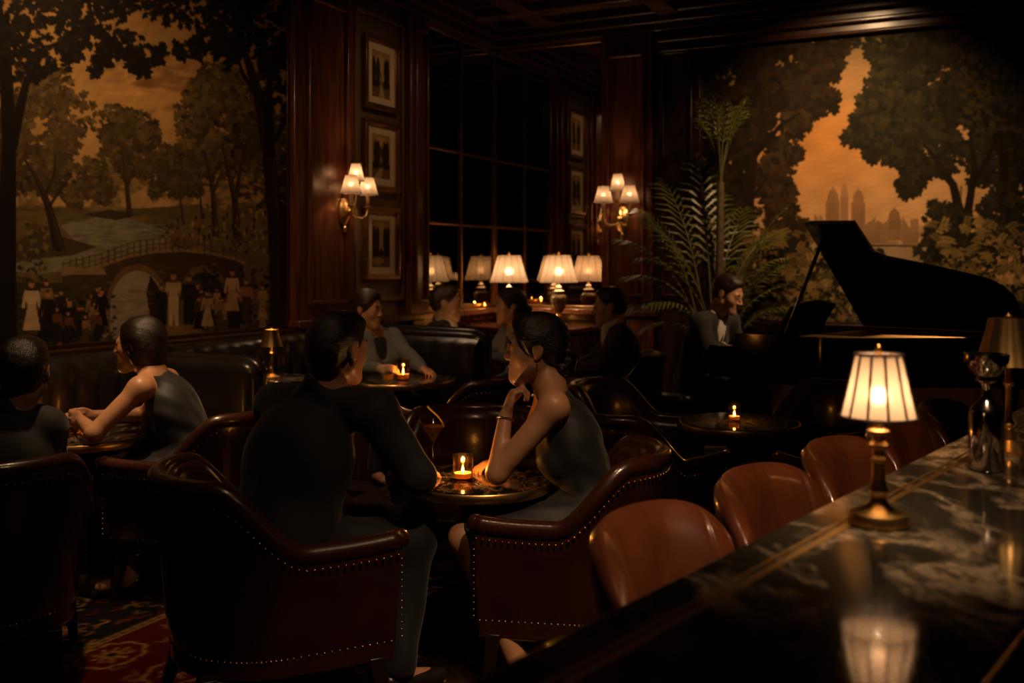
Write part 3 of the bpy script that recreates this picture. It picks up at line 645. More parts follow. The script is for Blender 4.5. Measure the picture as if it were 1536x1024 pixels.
    folk(44,500,80,(.70,.60,.45),(.68,.57,.44),(.16,.10,.07),True); folk(68,505,70,(.12,.10,.08),(.10,.08,.06)); folk(257,486,78,(.64,.53,.38),(.70,.58,.42)); folk(280,484,72,(.14,.11,.08),(.11,.09,.07)); folk(238,488,62,(.13,.10,.08),(.10,.08,.06)); folk(345,470,66,(.70,.55,.40),(.62,.50,.36),None,True); folk(366,478,60,(.55,.35,.22),(.25,.18,.12)); folk(308,492,56,(.6,.48,.34),(.62,.52,.38),None,True)
    for i in range(300): cv.leaf(rg.uniform(-150,240),rg.uniform(515,548),rg.uniform(1.5,3),rg.choice([(.12,.12,.075),(.22,.20,.12),(.36,.28,.18),(.46,.34,.24)]),rg,.7)
    # foreground trunks and overhanging canopy
    dk = (.075,.052,.030)
    cv.line([(2,520),(6,400),(8,300),(10,220),(6,120),(-10,20)],[20,15,13,11,10,12],dk); cv.line([(14,220),(34,130),(62,75),(104,56)],[9,6,4,2],dk); cv.line([(12,160),(8,60),(26,10)],[6,4,3],dk)
    cv.line([(420,520),(416,420),(410,330),(400,230),(384,140),(366,85),(330,52)],[19,14,12,10,8,5,3],(.145,.085,.045)); cv.line([(414,330),(408,240),(396,160)],[3,3,2],(.20,.125,.065),.7)
    cv.line([(402,230),(400,130),(414,70)],[7,5,3],dk); cv.line([(396,165),(360,110),(352,80)],[3.5,2.5,1.5],dk); cv.line([(410,210),(440,150)],[4,3],dk)
    K1 = [(.055,.040,.023),(.075,.054,.030),(.10,.072,.040)]
    for i,(x,y,a,b,n) in enumerate(((30,20,80,50,230),(120,14,70,40,190),(210,-10,60,40,160),(300,4,70,36,180),(385,30,64,60,300),(-90,60,90,90,400),(-10,80,50,56,180),(140,56,34,20,60),(190,66,26,22,50),(100,66,28,18,50),(54,92,26,22,50),(312,62,34,16,50),(428,110,36,60,170),(340,48,40,22,70),(100,-60,260,50,700),(300,-70,240,46,600))): cv.crown(x,y,a,b,n,K1,4.3,60+i,9,.95)
    for i,(x,y) in enumerate(((146,92),(158,90),(206,86),(196,100),(240,76),(272,82),(290,80),(66,106),(46,114),(96,92),(322,76),(214,104),(140,108),(232,90),(262,74),(112,84),(176,74),(340,92),(352,74))): cv.crown(x,y,10,13,15,K1,4.6,90+i,4,.97)
    cv.crown(438,350,24,120,260,K1,4.6,99,9,.8); cv.crown(-100,300,80,130,500,K1,5,98,9,.7)
    cv.noise(.05,7,8); return cv
# ---- right artwork: trees framing a hazy skyline across water
def paint_city():
    cv = Canvas(1040,-20,760,560,(0,0,0)); X = np.arange(cv.w)[None,:]+cv.x0; Y = np.arange(cv.h)[:,None]+cv.y0
    t = np.clip((Y-20)/330,0,1)[...,None]; cv.im[...] = (1-t)*np.array((.46,.36,.22))+t*np.array((.80,.62,.42))
    g = np.exp(-(((X-1235)/95.)**2+((Y-215)/85.)**2))[...,None]; cv.im += g*np.array((.08,.0,-.07))
    cv.noise(.05,70,4); rg = random.Random(9)
    for i in range(24): cv.ell(rg.uniform(1240,1400),rg.uniform(60,140),rg.uniform(14,34),rg.uniform(8,20),(.40,.36,.27),.14,0,8)
    def tower(x,w,y0,y1,c,sp):
        cv.poly([(x-w,y1),(x-w,y0+10),(x-w*.8,y0+9),(x-w*.75,y0+1),(x-w*.4,y0-sp*.35),(x-.8,y0-sp*.5),(x,y0-sp),(x+.8,y0-sp*.5),(x+w*.4,y0-sp*.35),(x+w*.75,y0+1),(x+w*.8,y0+9),(x+w,y0+10),(x+w,y1)],c)
        for k in range(3): cv.line([(x-w*.5+w*.5*k,y0+14),(x-w*.5+w*.5*k,y1)],.6,tuple(v*.82 for v in c),.6)
    H = (.56,.42,.28)
    tower(1267,6,282,345,(.60,.455,.31),10); tower(1250,10.5,292,345,H,18); tower(1288,10.5,294,345,H,18); tower(1342,11,320,360,(.53,.40,.27),14); tower(1318,9,336,365,(.56,.43,.29),8)
    for x in (1228,1236,1268,1300,1308,1328,1360,1372): cv.poly([(x-6,372),(x-6,rg.uniform(318,345)),(x+6,rg.uniform(318,345)),(x+6,372)],(.58,.45,.31))
    for i in range(36): cv.ell(rg.uniform(1215,1420),rg.uniform(345,366),rg.uniform(6,12),rg.uniform(5,10),(.55,.43,.30),.5,0,3)
    cv.poly([(1200,366),(1440,366),(1440,400),(1200,400)],(.62,.52,.39)); cv.line([(1290,368),(1440,370)],1.5,(.34,.27,.17))
    for i in range(30): cv.ell(rg.uniform(1210,1430),rg.uniform(371,396),rg.uniform(6,20),.9,rg.choice([(.70,.60,.46),(.50,.42,.31)]),.6,0,1)
    D = [(.085,.066,.036),(.115,.088,.048),(.16,.12,.062),(.22,.165,.085)]
    G = [(.09,.085,.05),(.13,.12,.07),(.18,.16,.09),(.23,.20,.11)]
    # left tree group
    for i,(x,y,a,b,n) in enumerate(((1100,110,70,70,560),(1180,90,80,44,520),(1226,92,36,22,170),(1150,160,60,60,420),(1090,230,50,90,480),(1215,150,40,30,200),(1250,70,22,12,60),(1080,330,50,60,320))): cv.crown(x,y,a,b,n,D[:3],5,200+i,9,.93)
    for i,(x,y,a,b,n) in enumerate(((1178,228,28,22,110),(1160,265,34,34,180),(1172,300,26,26,120),(1190,350,30,20,110),(1198,182,24,20,90),(1168,330,30,40,200))): cv.crown(x,y,a,b,n,D[1:],4.6,220+i,7,.9)
    cv.line([(1118,400),(1124,320),(1130,240),(1150,180),(1172,140)],[8,7,6,4,2],(.13,.085,.045)); cv.line([(1136,230),(1170,190),(1200,170)],[4,3,1.5],(.10,.07,.04)); cv.line([(1126,300),(1150,268)],[3,1.5],(.12,.08,.05))
    cv.line([(1080,300),(1082,220)],[6,4],(.22,.17,.10))
    # right tree group
    for i,(x,y,a,b,n) in enumerate(((1420,110,110,80,1300),(1356,96,46,38,260),(1340,170,66,46,460),(1500,120,90,90,900),(1330,220,46,26,220),(1390,220,60,40,360),(1500,230,60,60,500),(1310,190,30,18,110),(1410,60,110,34,400),(1600,150,120,160,1200),(1290,206,24,14,80),(1328,136,30,28,120))): cv.crown(x,y,a,b,n,G[:3],5,240+i,10,.93)
    for i in range(140): cv.leaf(rg.uniform(1440,1536),rg.uniform(80,200),3.2,(.25,.21,.115),rg,.6)
    for i,(x,y) in enumerate(((1400,252),(1372,262),(1365,280))): cv.crown(x,y,22,16,80,G[:3],4.4,270+i,6,.9)
    bk = (.115,.085,.05)
    cv.line([(1448,372),(1440,320),(1430,278),(1408,245),(1385,215)],[10,7.5,6,4,2],bk); cv.line([(1444,360),(1455,300),(1462,250),(1455,200)],[7,6,4.5,2],bk); cv.line([(1456,280),(1480,240),(1494,210)],[5,3.5,2],bk); cv.line([(1430,280),(1404,256)],[3,1.6],bk); cv.line([(1508,330),(1506,260),(1500,200)],[8,7,4],bk); cv.line([(1440,330),(1442,280)],[2,1.5],(.22,.17,.10),.6)
    for i,(x,y,a,b,n) in enumerate(((1420,335,34,30,190),(1500,320,36,40,240),(1440,380,60,40,240),(1560,330,50,70,300))): cv.crown(x,y,a,b,n,G[:3],4.4,280+i,8,.9)
    # undergrowth of broad leaves
    cv.poly([(1040,400),(1110,360),(1190,352),(1225,385),(1262,410),(1330,430),(1800,420),(1800,560),(1040,560)],(.14,.125,.075))
    for i in range(1300): cv.leaf(rg.uniform(1050,1330),rg.uniform(372,520),rg.uniform(2,4),rg.choice([(.10,.095,.06),(.17,.15,.085),(.24,.20,.11)]),rg,.8)
    def frond(x,y,L,a,c):
        for k in range(7):
            f = (k+1)/7; px, py = x+L*f*math.cos(a), y+L*f*math.sin(a)+L*.35*f*f
            for sg in (-1,1): cv.ell(px+3*sg*math.sin(a), py-3*sg*math.cos(a)+2, 4.2*(1-.45*f), 1.3, c, .9, a+sg*1.0)
    for i in range(130):
        x = rg.uniform(1110,1330); y = rg.uniform(385,500); c = rg.choice([(.50,.40,.22),(.42,.34,.19),(.58,.46,.27),(.30,.27,.16)])
        if y > 380+max(0,(x-1225))*.4: frond(x,y,rg.uniform(12,22),rg.uniform(-2.6,-.4),c)
    for i in range(70):
        x = rg.uniform(1110,1300); y = rg.uniform(400,500); cv.ell(x,y,rg.uniform(2.5,4.5),rg.uniform(4,7),rg.choice([(.62,.50,.32),(.50,.42,.25),(.34,.32,.21),(.66,.56,.40)]),.85,rg.uniform(-.6,.6))
    for i in range(50): cv.ell(rg.uniform(1180,1330),rg.uniform(455,520),rg.uniform(4,8),rg.uniform(3,5),rg.choice([(.36,.38,.29),(.50,.47,.33),(.25,.27,.19)]),.7,rg.uniform(-.6,.6))
    for i in range(120):
        x = rg.uniform(1405,1640); y = rg.uniform(335,450); frond(x,y,rg.uniform(16,30),rg.uniform(-2.9,-.2),rg.choice([(.52,.43,.24),(.44,.36,.20),(.36,.30,.165),(.60,.49,.29)]))
    for i in range(420): cv.leaf(rg.uniform(1110,1330),rg.uniform(390,510),rg.uniform(1.5,2.8),rg.choice([(.09,.085,.055),(.14,.125,.075),(.50,.41,.25)]),rg,.8)
    for i in range(500): cv.leaf(rg.uniform(1400,1640),rg.uniform(340,470),rg.uniform(1.5,3),rg.choice([(.09,.085,.055),(.14,.125,.075),(.12,.10,.06)]),rg,.8)
    for i in range(46): frond(rg.uniform(1405,1560),rg.uniform(335,440),rg.uniform(16,30),rg.uniform(-2.9,-.2),rg.choice([(.56,.46,.26),(.46,.38,.21)]))
    for i in range(60): frond(rg.uniform(1110,1215),rg.uniform(350,420),rg.uniform(12,20),rg.uniform(-2.6,-.5),rg.choice([(.40,.31,.17),(.33,.27,.15),(.46,.36,.20)]))
    cv.noise(.05,7,9); return cv
def mural_left():
    cv = paint_park(); t = np.linspace(6.9,2.99,570)[None,:]; z = np.linspace(3.37,ZB,480)[:,None]
    d = K[1]-U[1]*t; px = 1500-7028/d; py = 396-(z-EYE)*1500/d
    col = cv.sample(px+0*z, py); P = np.zeros((480,570,3)); o = .018
    P[...,0] = K[0]-U[0]*t+W[0]*o; P[...,1] = K[1]-U[1]*t+W[1]*o; P[...,2] = z
    r = thing('mural', 'large painted parkland mural with arched bridge and river, above the channel-backed banquette', 'mural')
    painted_sheet('painting', P, col, M['paint'], r)
    mb = LB(MB(), 2.985, 6.9, ZB, ZB+.02, 0, .03); LB(mb, 2.985, 3.01, ZB, 3.37, 0, .03); LB(mb, 6.9, 6.94, ZB, 3.37, 0, .03); mb.build('frame_strip', M['dark_wood'], r, bev=.003)
def mural_right():
    cv = paint_city(); s = np.linspace(1.975,6.4,640)[None,:]; z = np.linspace(3.20,.93,420)[:,None]
    x = K[0]+W[0]*s; d = K[1]+W[1]*s; px = 768+1500*x/d; py = 396-(z-EYE)*1500/d
    px = np.minimum(px,1795)
    col = cv.sample(px+0*z, py); P = np.zeros((420,640,3)); o = .018
    P[...,0] = x-U[0]*o; P[...,1] = d-U[1]*o; P[...,2] = z
    r = thing('mural', 'large painted mural of trees framing a hazy city skyline, behind the grand piano', 'mural')
    painted_sheet('painting', P[:,::-1], col[:,::-1], M['paint'], r)
    mb = BK(MB(), 1.965, 1.98, .93, 3.2, 0, .03); BK(mb, 1.965, 6.4, .93, .945, 0, .03); mb.build('frame_strip', M['dark_wood'], r, bev=.003)
def carpet():
    S = 110; per = 1.30; cv = Canvas(0,0,int(S*1.2),int(S*per),(.055,.045,.055)); w, h = cv.w, cv.h
    gold, gold2, red = (.46,.34,.17), (.34,.24,.12), (.20,.035,.025)
    cv.poly([(0,0),(w,0),(w,.62*S),(0,.62*S)], red); rg = random.Random(4)
    def ring(cx,cy,R,n,c):
        for dx in (-w,0,w):
            for k in range(n):
                a = 6.283*k/n; cv.line([(cx+dx+R*math.cos(a+q)*(.78+.3*math.cos(3*q)),cy+R*.8*math.sin(a+q)*(.78+.3*math.cos(3*q))) for q in np.linspace(-.28,.28,7)],.65,c); cv.ell(cx+dx+R*.55*math.cos(a+.3),cy+R*.45*math.sin(a+.3),1.3,.9,c,1,a)
            for k in range(8):
                a = 6.283*k/8; cv.ell(cx+dx+R*.28*math.cos(a),cy+R*.24*math.sin(a),2.2,1.0,c,.9,a)
            cv.ell(cx+dx,cy,2.0,2.0,(.05,.045,.07))
    for cx,cy in ((w*.25,S*.18),(w*.75,S*.44),(w*.75,S*.12),(w*.25,S*.5)): ring(cx,cy,S*.12,9,gold)
    for i in range(60):
        x,y = rg.uniform(0,w),rg.uniform(3,S*.6); a = rg.uniform(0,6.28); cv.line([(x,y),(x+4*math.cos(a),y+4*math.sin(a)),(x+6*math.cos(a+.9),y+6*math.sin(a+.9))],.6,gold2)
    for b in (.635,.665,1.265,1.292):
        cv.line([(0,b*S),(w,b*S)],.7,gold)
    for b in (.65,1.279):
        for x in range(0,w,5): cv.ell(x+2,b*S,1.6,.7,gold2)
    for cx in (w*.16,w*.5,w*.84): ring(cx,S*.82,S*.085,7,gold); ring(cx+w*.17,S*1.10,S*.085,7,gold2)
    for i in range(120):
        x,y = rg.uniform(0,w),rg.uniform(S*.69,S*1.25); a = rg.uniform(0,6.28); cv.line([(x,y),(x+5*math.cos(a),y+3*math.sin(a)),(x+7*math.cos(a+.9),y+5*math.sin(a+.9))],.6,rg.choice([gold2,gold,(.26,.07,.05)]))
    n, m = 470, 400; a = np.linspace(.55,5.3,n)[None,:]; b = np.linspace(3.6,7.6,m)[:,None]     # a: s across, b: t along
    col = cv.sample(np.mod(b*S,w-1)+.5+0*a, np.mod((a-1.25)*S,h-1)+.5+0*b)
    P = np.zeros((m,n,3)); P[...,0] = K[0]+W[0]*a-U[0]*b; P[...,1] = K[1]+W[1]*a-U[1]*b; P[...,2] = .006+.0025*np.abs(np.sin(a*900)*np.sin(b*870))
    o = painted_sheet('carpet', P[:,::-1], col[:,::-1], M['carpet']); tag(o, 'red and navy oriental carpet with gold florals and striped borders, covering the lounge floor', 'carpet')
# ------------------------------------------------------------------ room frame: K = far corner, U = along the left wall away from us, W = along the back wall to the right
K = (-.1714, 9.25); U = (.4387, .8986); W = (.8986, -.4387)
RL = math.atan2(U[1], U[0]); RB = math.atan2(W[1], W[0])
def room(s, t, z=0.0): return (K[0]+W[0]*s-U[0]*t, K[1]+W[1]*s-U[1]*t, z)   # s metres off the left wall, t metres off the back wall
def LB(mb, t0, t1, z0, z1, o0, o1): return mb.box(room((o0+o1)/2, (t0+t1)/2, (z0+z1)/2), (abs(t1-t0), abs(o1-o0), abs(z1-z0)), RL)
def BK(mb, s0, s1, z0, z1, o0, o1): return mb.box(room((s0+s1)/2, (o0+o1)/2, (z0+z1)/2), (abs(s1-s0), abs(o1-o0), abs(z1-z0)), RB)
CZ = 3.62; ZB = .98
struct(LB(MB(), -.2, 12.7, 0, CZ, -.2, 0).build('wall_left', M['wall'], smooth=False))
struct(BK(MB(), 0, 6.7, 0, CZ, -.2, 0).build('wall_back', M['wall'], smooth=False))
struct(LB(MB(), -.2, 12.7, 0, CZ, 6.5, 6.7).build('wall_right', M['wall'], smooth=False))
struct(BK(MB(), 0, 6.5, 0, CZ, 12.5, 12.7).build('wall_front', M['wall'], smooth=False))
struct(BK(MB(), -.2, 6.7, -.1, 0, -.2, 12.7).build('floor', M['floor_plain'], smooth=False))
mb = BK(MB(), -.2, 6.7, CZ, CZ+.1, -.2, 12.7)
ce = struct(mb.build('ceiling', M['ceiling'], smooth=False))
mb = MB()
for s in np.arange(.62, 6.4, 1.1):
    LB(mb, 0, 12.5, CZ-.13, CZ, s-.09, s+.09); LB(mb, 0, 12.5, CZ-.05, CZ, s-.14, s+.14)
for t in np.arange(.62, 12.4, 1.1):
    BK(mb, 0, 6.5, CZ-.129, CZ, t-.09, t+.09); BK(mb, 0, 6.5, CZ-.049, CZ, t-.14, t+.14)
struct(mb.build('trim_1', M['ceiling'], bev=.012))
# cornices
mb = MB()
for z0, z1, o in ((3.50,3.62,.20),(3.43,3.505,.15),(3.37,3.435,.10)):
    LB(mb, 0, 12.5, z0, z1, 0, o)
struct(mb.build('trim_2', M['dark_wood'], bev=.015))
mb = MB()
for z0, z1, o in ((3.50,3.62,.20),(3.43,3.505,.15),(3.37,3.435,.10)): BK(mb, 0, 6.5, z0, z1, 0, o)
for z0, z1, o in ((3.20,3.37,.06),(3.27,3.31,.11),(3.19,3.22,.09)): BK(mb, 1.60, 6.5, z0, z1, 0, o)
struct(mb.build('trim_3', M['dark_wood'], bev=.015))
# left wall: pilasters, picture panel
def panel_frame(put, a0, a1, z0, z1, o, w=.035):
    mb = MB()
    put(mb, a0, a1, z1-w, z1, o, o+.03); put(mb, a0, a1, z0, z0+w, o, o+.03); put(mb, a0, a0+w, z0, z1, o, o+.03); put(mb, a1-w, a1, z0, z1, o, o+.03)
    return mb
mb = LB(MB(), 2.314, 2.985, 0, 3.37, 0, .07); LB(mb, 2.314, 2.985, 0, .98, .07, .10); LB(mb, 2.30, 3.0, .98, 1.03, 0, .12)
mb2 = panel_frame(LB, 2.40, 2.86, 1.12, 3.2, .07); mb.v, mb.f = mb.add(mb2.v, mb2.f).v, mb.f
struct(mb.build('trim_4', M['wood'], bev=.008))
mb = LB(MB(), 1.304, 1.585, 0, 3.37, 0, .09); LB(mb, 1.29, 1.60, 0, 1.0, .09, .12)
mb2 = panel_frame(LB, 1.35, 1.54, 1.1, 3.25, .09, .02); mb.add(mb2.v, mb2.f)
struct(mb.build('trim_5', M['wood'], bev=.008))
mb = LB(MB(), 1.585, 2.314, 1.0, 3.37, 0, .025)
for za, zb in ((.10,.90),): mb2 = panel_frame(LB, 1.65, 2.25, za, zb, .0); mb.add(mb2.v, mb2.f)
mb2 = panel_frame(LB, 1.62, 2.28, 1.12, 3.26, .025, .03); mb.add(mb2.v, mb2.f)
struct(mb.build('trim_6', M['panel'], bev=.006))
mb = LB(MB(), 0.0, 2.314, .96, 1.01, 0, .13); LB(mb, 0.0, 2.314, .90, .96, 0, .06); LB(mb, 0, 1.30, 0, .90, 0, .03)
struct(mb.build('trim_7', M['wood'], bev=.008))      # dado ledge along the alcove
# back wall pilaster and ledge
mb = BK(MB(), 1.10, 1.56, 0, 3.37, 0, .10); BK(mb, 1.08, 1.58, 0, .95, .10, .13); BK(mb, 1.06, 1.60, .95, 1.0, 0, .15)
mb2 = panel_frame(BK, 1.16, 1.50, 1.12, 3.2, .10, .028); mb.add(mb2.v, mb2.f)
struct(mb.build('trim_8', M['wood'], bev=.008))
mb = BK(MB(), 1.56, 1.965, 0, 3.37, 0, .05); mb2 = panel_frame(BK, 1.63, 1.90, 1.12, 3.2, .05, .028); mb.add(mb2.v, mb2.f)
struct(mb.build('trim_9', M['dark_wood'], bev=.008))
mb = BK(MB(), 0, 1.10, .96, 1.01, 0, .15); BK(mb, 0, 1.10, .90, .96, 0, .07); BK(mb, 0, 1.10, 0, .90, 0, .03)
mb2 = panel_frame(BK, .08, 1.02, .12, .84, .03); mb.add(mb2.v, mb2.f)
struct(mb.build('trim_10', M['wood'], bev=.008))
mb = BK(MB(), 1.97, 6.5, .86, .93, 0, .07); BK(mb, 1.97, 6.5, 0, .86, 0, .03)
struct(mb.build('trim_11', M['dark_wood'], bev=.008))
mb = LB(MB(), 2.99, 12.5, ZB-.06, ZB, 0, .10); LB(mb, 2.99, 12.5, 0, ZB-.06, 0, .03)
struct(mb.build('trim_12', M['dark_wood'], bev=.008))
# mirrors: smoked panes on the left wall, antique mirror on the back wall
r = thing('mirror', 'tall smoked mirror wall divided by thin dark glazing bars, beside the framed prints', 'mirror', (0,0,0))
LB(MB(), .02, 1.30, 1.01, 3.37, .004, .014).build('mirror_pane', M['smoked'], r, smooth=False)
mb = MB()
for t in (1.285, .66, .034): LB(mb, t-.016, t+.016, 1.01, 3.37, .014, .034)
for z in (2.36, 1.74): LB(mb, .02, 1.30, z-.012, z+.012, .014, .03)
for z in (1.03, 3.35): LB(mb, .02, 1.30, z-.02, z+.02, .014, .036)
mb.build('glazing_bars', M['old_brass'], r, bev=.004)
r = thing('mirror', 'clear mirror panel filling the wall above the ledge, behind the two cream-shaded table lamps', 'mirror', (0,0,0))
BK(MB(), .003, 1.10, 1.01, 3.37, .004, .014).build('mirror_pane', M['mirror'], r, smooth=False)
mb = MB()
for s in (1.088,): BK(mb, s-.012, s+.012, 1.01, 3.37, .014, .03)
for z in (1.022, 3.355): BK(mb, .04, 1.10, z-.012, z+.012, .014, .03)
mb.build('edge_strip', M['old_brass'], r, bev=.004)
# framed prints
def print_art(seed):
    cv = Canvas(0, 0, 40, 60, (.62,.49,.30)); rg = random.Random(seed)
    cv.ell(20, 22, 16, 18, (.72,.58,.38)); cv.poly([(0,60),(0,44),(14,38),(26,40),(40,45),(40,60)], (.42,.32,.18))
    for x in (6, 12, 29, 35): cv.ell(x+rg.uniform(-2,2), 26, 4.5, 17, (.20,.15,.08)); cv.ell(x, 42, 5, 5, (.16,.12,.07))
    if seed == 1: cv.poly([(17,46),(18,30),(20,26),(22,30),(23,46)], (.5,.4,.24)); cv.poly([(15,60),(19,44),(22,44),(29,60)], (.68,.55,.36))
    if seed == 2: cv.poly([(15,45),(15,26),(20,14),(25,26),(25,45)], (.30,.23,.13)); cv.ell(20,34,2,4,(.6,.47,.3)); cv.poly([(4,60),(18,46),(24,46),(20,60)], (.66,.53,.34))
    if seed == 3: cv.poly([(16,44),(16,24),(20,10),(24,24),(24,44)], (.66,.54,.36)); cv.ell(20,44,4,8,(.2,.15,.09)); cv.ell(14,52,12,5,(.6,.48,.3))
    return cv
mural_left(); mural_right(); carpet()
def framed_print(t0, t1, z0, z1, seed, label):
    w, h = t1-t0, z1-z0; c = room(.028, (t0+t1)/2, (z0+z1)/2)
    r = thing('framed_print', label, 'picture', c, RL, 'framed prints on the panelled wall')   # local x runs along U, -y into the room
    def rect(a, y0, y1, wd):
        mb = MB()
        mb.box((0,(y0+y1)/2,h/2-a-wd/2),(w-2*a,y1-y0,wd)); mb.box((0,(y0+y1)/2,-h/2+a+wd/2),(w-2*a,y1-y0,wd))
        mb.box((-w/2+a+wd/2,(y0+y1)/2,0),(wd,y1-y0,h-2*a-2*wd)); mb.box((w/2-a-wd/2,(y0+y1)/2,0),(wd,y1-y0,h-2*a-2*wd)); return mb
    rect(0,-.045,0,.036).build('frame', M['gilt'], r, bev=.006); rect(.03,-.030,0,.018).build('frame_slip', M['brass'] if seed == 9 else M['old_brass'], r, bev=.003)
    MB().box((0,-.010,0),(w-.07,.010,h-.07)).build('mount', M['mat_board'], r, smooth=False)
    cv = print_art(seed); n = 40; a, b = w/2-.115, h/2-.10
    g = np.linspace(0,1,n)[None,:]; q = np.linspace(0,1,int(n*1.4))[:,None]
    P = np.zeros((q.shape[0],n,3)); P[...,0] = -a+2*a*g; P[...,1] = -.0165; P[...,2] = b-2*b*q
    painted_sheet('print', P, cv.sample(g*39+.5+0*q, q*59+.5+0*g), M['paint'], r)
framed_print(1.70, 2.17, 2.545, 3.09, 1, 'topmost of the three framed prints on the panelled wall, twin dark trees')
framed_print(1.70, 2.17, 1.94, 2.47, 2, 'middle of the three framed prints, dark tower beside the lit sconce')
framed_print(1.70, 2.17, 1.28, 1.83, 3, 'lowest of the three framed prints, pale tower, below the sconce')
# wall sconces
def sconce(loc, rz, label, sc):
    r = thing('wall_sconce', label, 'wall lamp', loc, rz, 'brass wall sconces'); r.scale = (sc,sc,sc)          # local +y out of the wall
    mb = MB(); mb.loft([[(.05*s*math.cos(a), y, .085*s*math.sin(a)-.02+(.0 if s < 1 else 0)) for a in np.linspace(0,2*PI,20,endpoint=False)] for s,y in ((1,.0),(1,.012),(.7,.024),(.35,.034),(.3,.05))])
    mb.ball((0,.05,-.02),.024); mb.ball((0,.012,-.125),(.014,.014,.022)); mb.ball((0,.012,.085),(.014,.014,.022)); mb.build('backplate', M['brass'], r)
    def light(x, y, z, hs, label=None):
        mb = MB(); mb.lathe([(.006,-.012),(.026,-.004),(.028,0),(.010,.004)],16,(x,y,z)); mb.build('drip_cup', M['brass'], r)
        MB().lathe([(.0115,.003),(.0115,.075)],14,(x,y,z)).build('candle_sleeve', M['cream'], r)
        s = MB(); s.lathe([(.064*hs,.072),(.058*hs,.085),(.040*hs,.152),(.034*hs,.178)],60,(x,y,z),.025,30,caps=False); s = s.build('lamp_shade', M['shade'], r, angle=180)
        for rr, zz in ((.0635*hs,.072),(.0345*hs,.178)): MB().tube([(x+rr*math.cos(a),y+rr*math.sin(a),z+zz) for a in np.linspace(0,2*PI,28,endpoint=False)],.0016,5,closed=True).build('shade_rim', M['rib'], s)
        MB().ball((x,y,z+.090),(.010,.010,.014)).build('bulb', M['bulb'], r)
        p = Matrix.Rotation(rz,3,'Z')@Vector((x,y,z+.122))*sc+Vector(loc); pt(p, SCW, r=.012)
    mb = MB()
    for sg in (-1,1):
        mb.tube([(0,.05,-.03),(sg*.02,.075,-.055),(sg*.05,.10,-.062),(sg*.078,.115,-.045),(sg*.088,.12,-.015),(sg*.088,.12,.006)],.0065,8)
    mb.tube([(0,.05,-.01),(0,.085,.01),(0,.095,.05),(0,.095,.085)],.006,8)
    mb.build('arms', M['brass'], r)
    for sg in (-1,1): light(sg*.088,.12,.012,1.0)
    light(0,.095,.09,.82)
SCW = 1.3
sconce(room(.075, 2.46, 1.79), RL+PI, 'brass wall sconce with three lit shades, beside the framed prints', 1.15)
sconce(room(1.30, .103, 1.81), RB+PI, 'brass wall sconce with three lit shades, on the pilaster beside the palm', 1.32)
# recessed ceiling downlights (above the frame)
for i,(x,y,lab) in enumerate(((-1.2,4.6,'over the parkland mural'),(2.2,6.9,'over the piano'),(.72,1.15,'over the bar stools'),(-.3,2.2,'over the near lounge chairs'),(3.2,5.2,'over the pianist'),(-1.35,3.65,'over the carpet'),(*room(1.5,2.1)[:2],'over the framed prints'))):
    r = thing('ceiling_downlight', 'small round recessed ceiling downlight '+lab, 'ceiling light', (x,y,CZ), 0, 'recessed downlights')
    MB().lathe([(.062,-.008),(.062,0),(.045,0),(.045,-.008)],28).build('trim_ring', M['old_brass'], r); MB().lathe([(.044,-.003),(.044,0)],24).build('lens', M['down'], r)
# ------------------------------------------------------------------ club chair: local +Y is the way it faces
def chair_path(n=64, a=.30, yb=-.31, yf=.27, ys=-.02, shrink=0.0):
    a -= shrink; yb += shrink
    L1 = yf-ys; arc = [(a*math.cos(t), ys+(yb-ys)*math.sin(t)) for t in np.linspace(0,PI,41)]
    P = [(a,yf-L1*i/10) for i in range(10)]+arc+[(-a,ys+L1*(i+1)/10) for i in range(10)]
    P = np.array(P); s = np.r_[0,np.cumsum(np.hypot(*np.diff(P,axis=0).T))]; q = np.linspace(0,s[-1],n)
    return np.stack([np.interp(q,s,P[:,0]),np.interp(q,s,P[:,1])],1), np.abs(q/s[-1]*2-1)
def chair_h(q, hb=.775, ha=.585):
    t = np.clip((q-.34)/(.66-.34),0,1); return hb-(hb-ha)*(t*t*(3-2*t))-.022*np.clip(q/.34,0,1)**2*(q < .9)*0+.012*np.clip((q-.75)/.25,0,1)**2
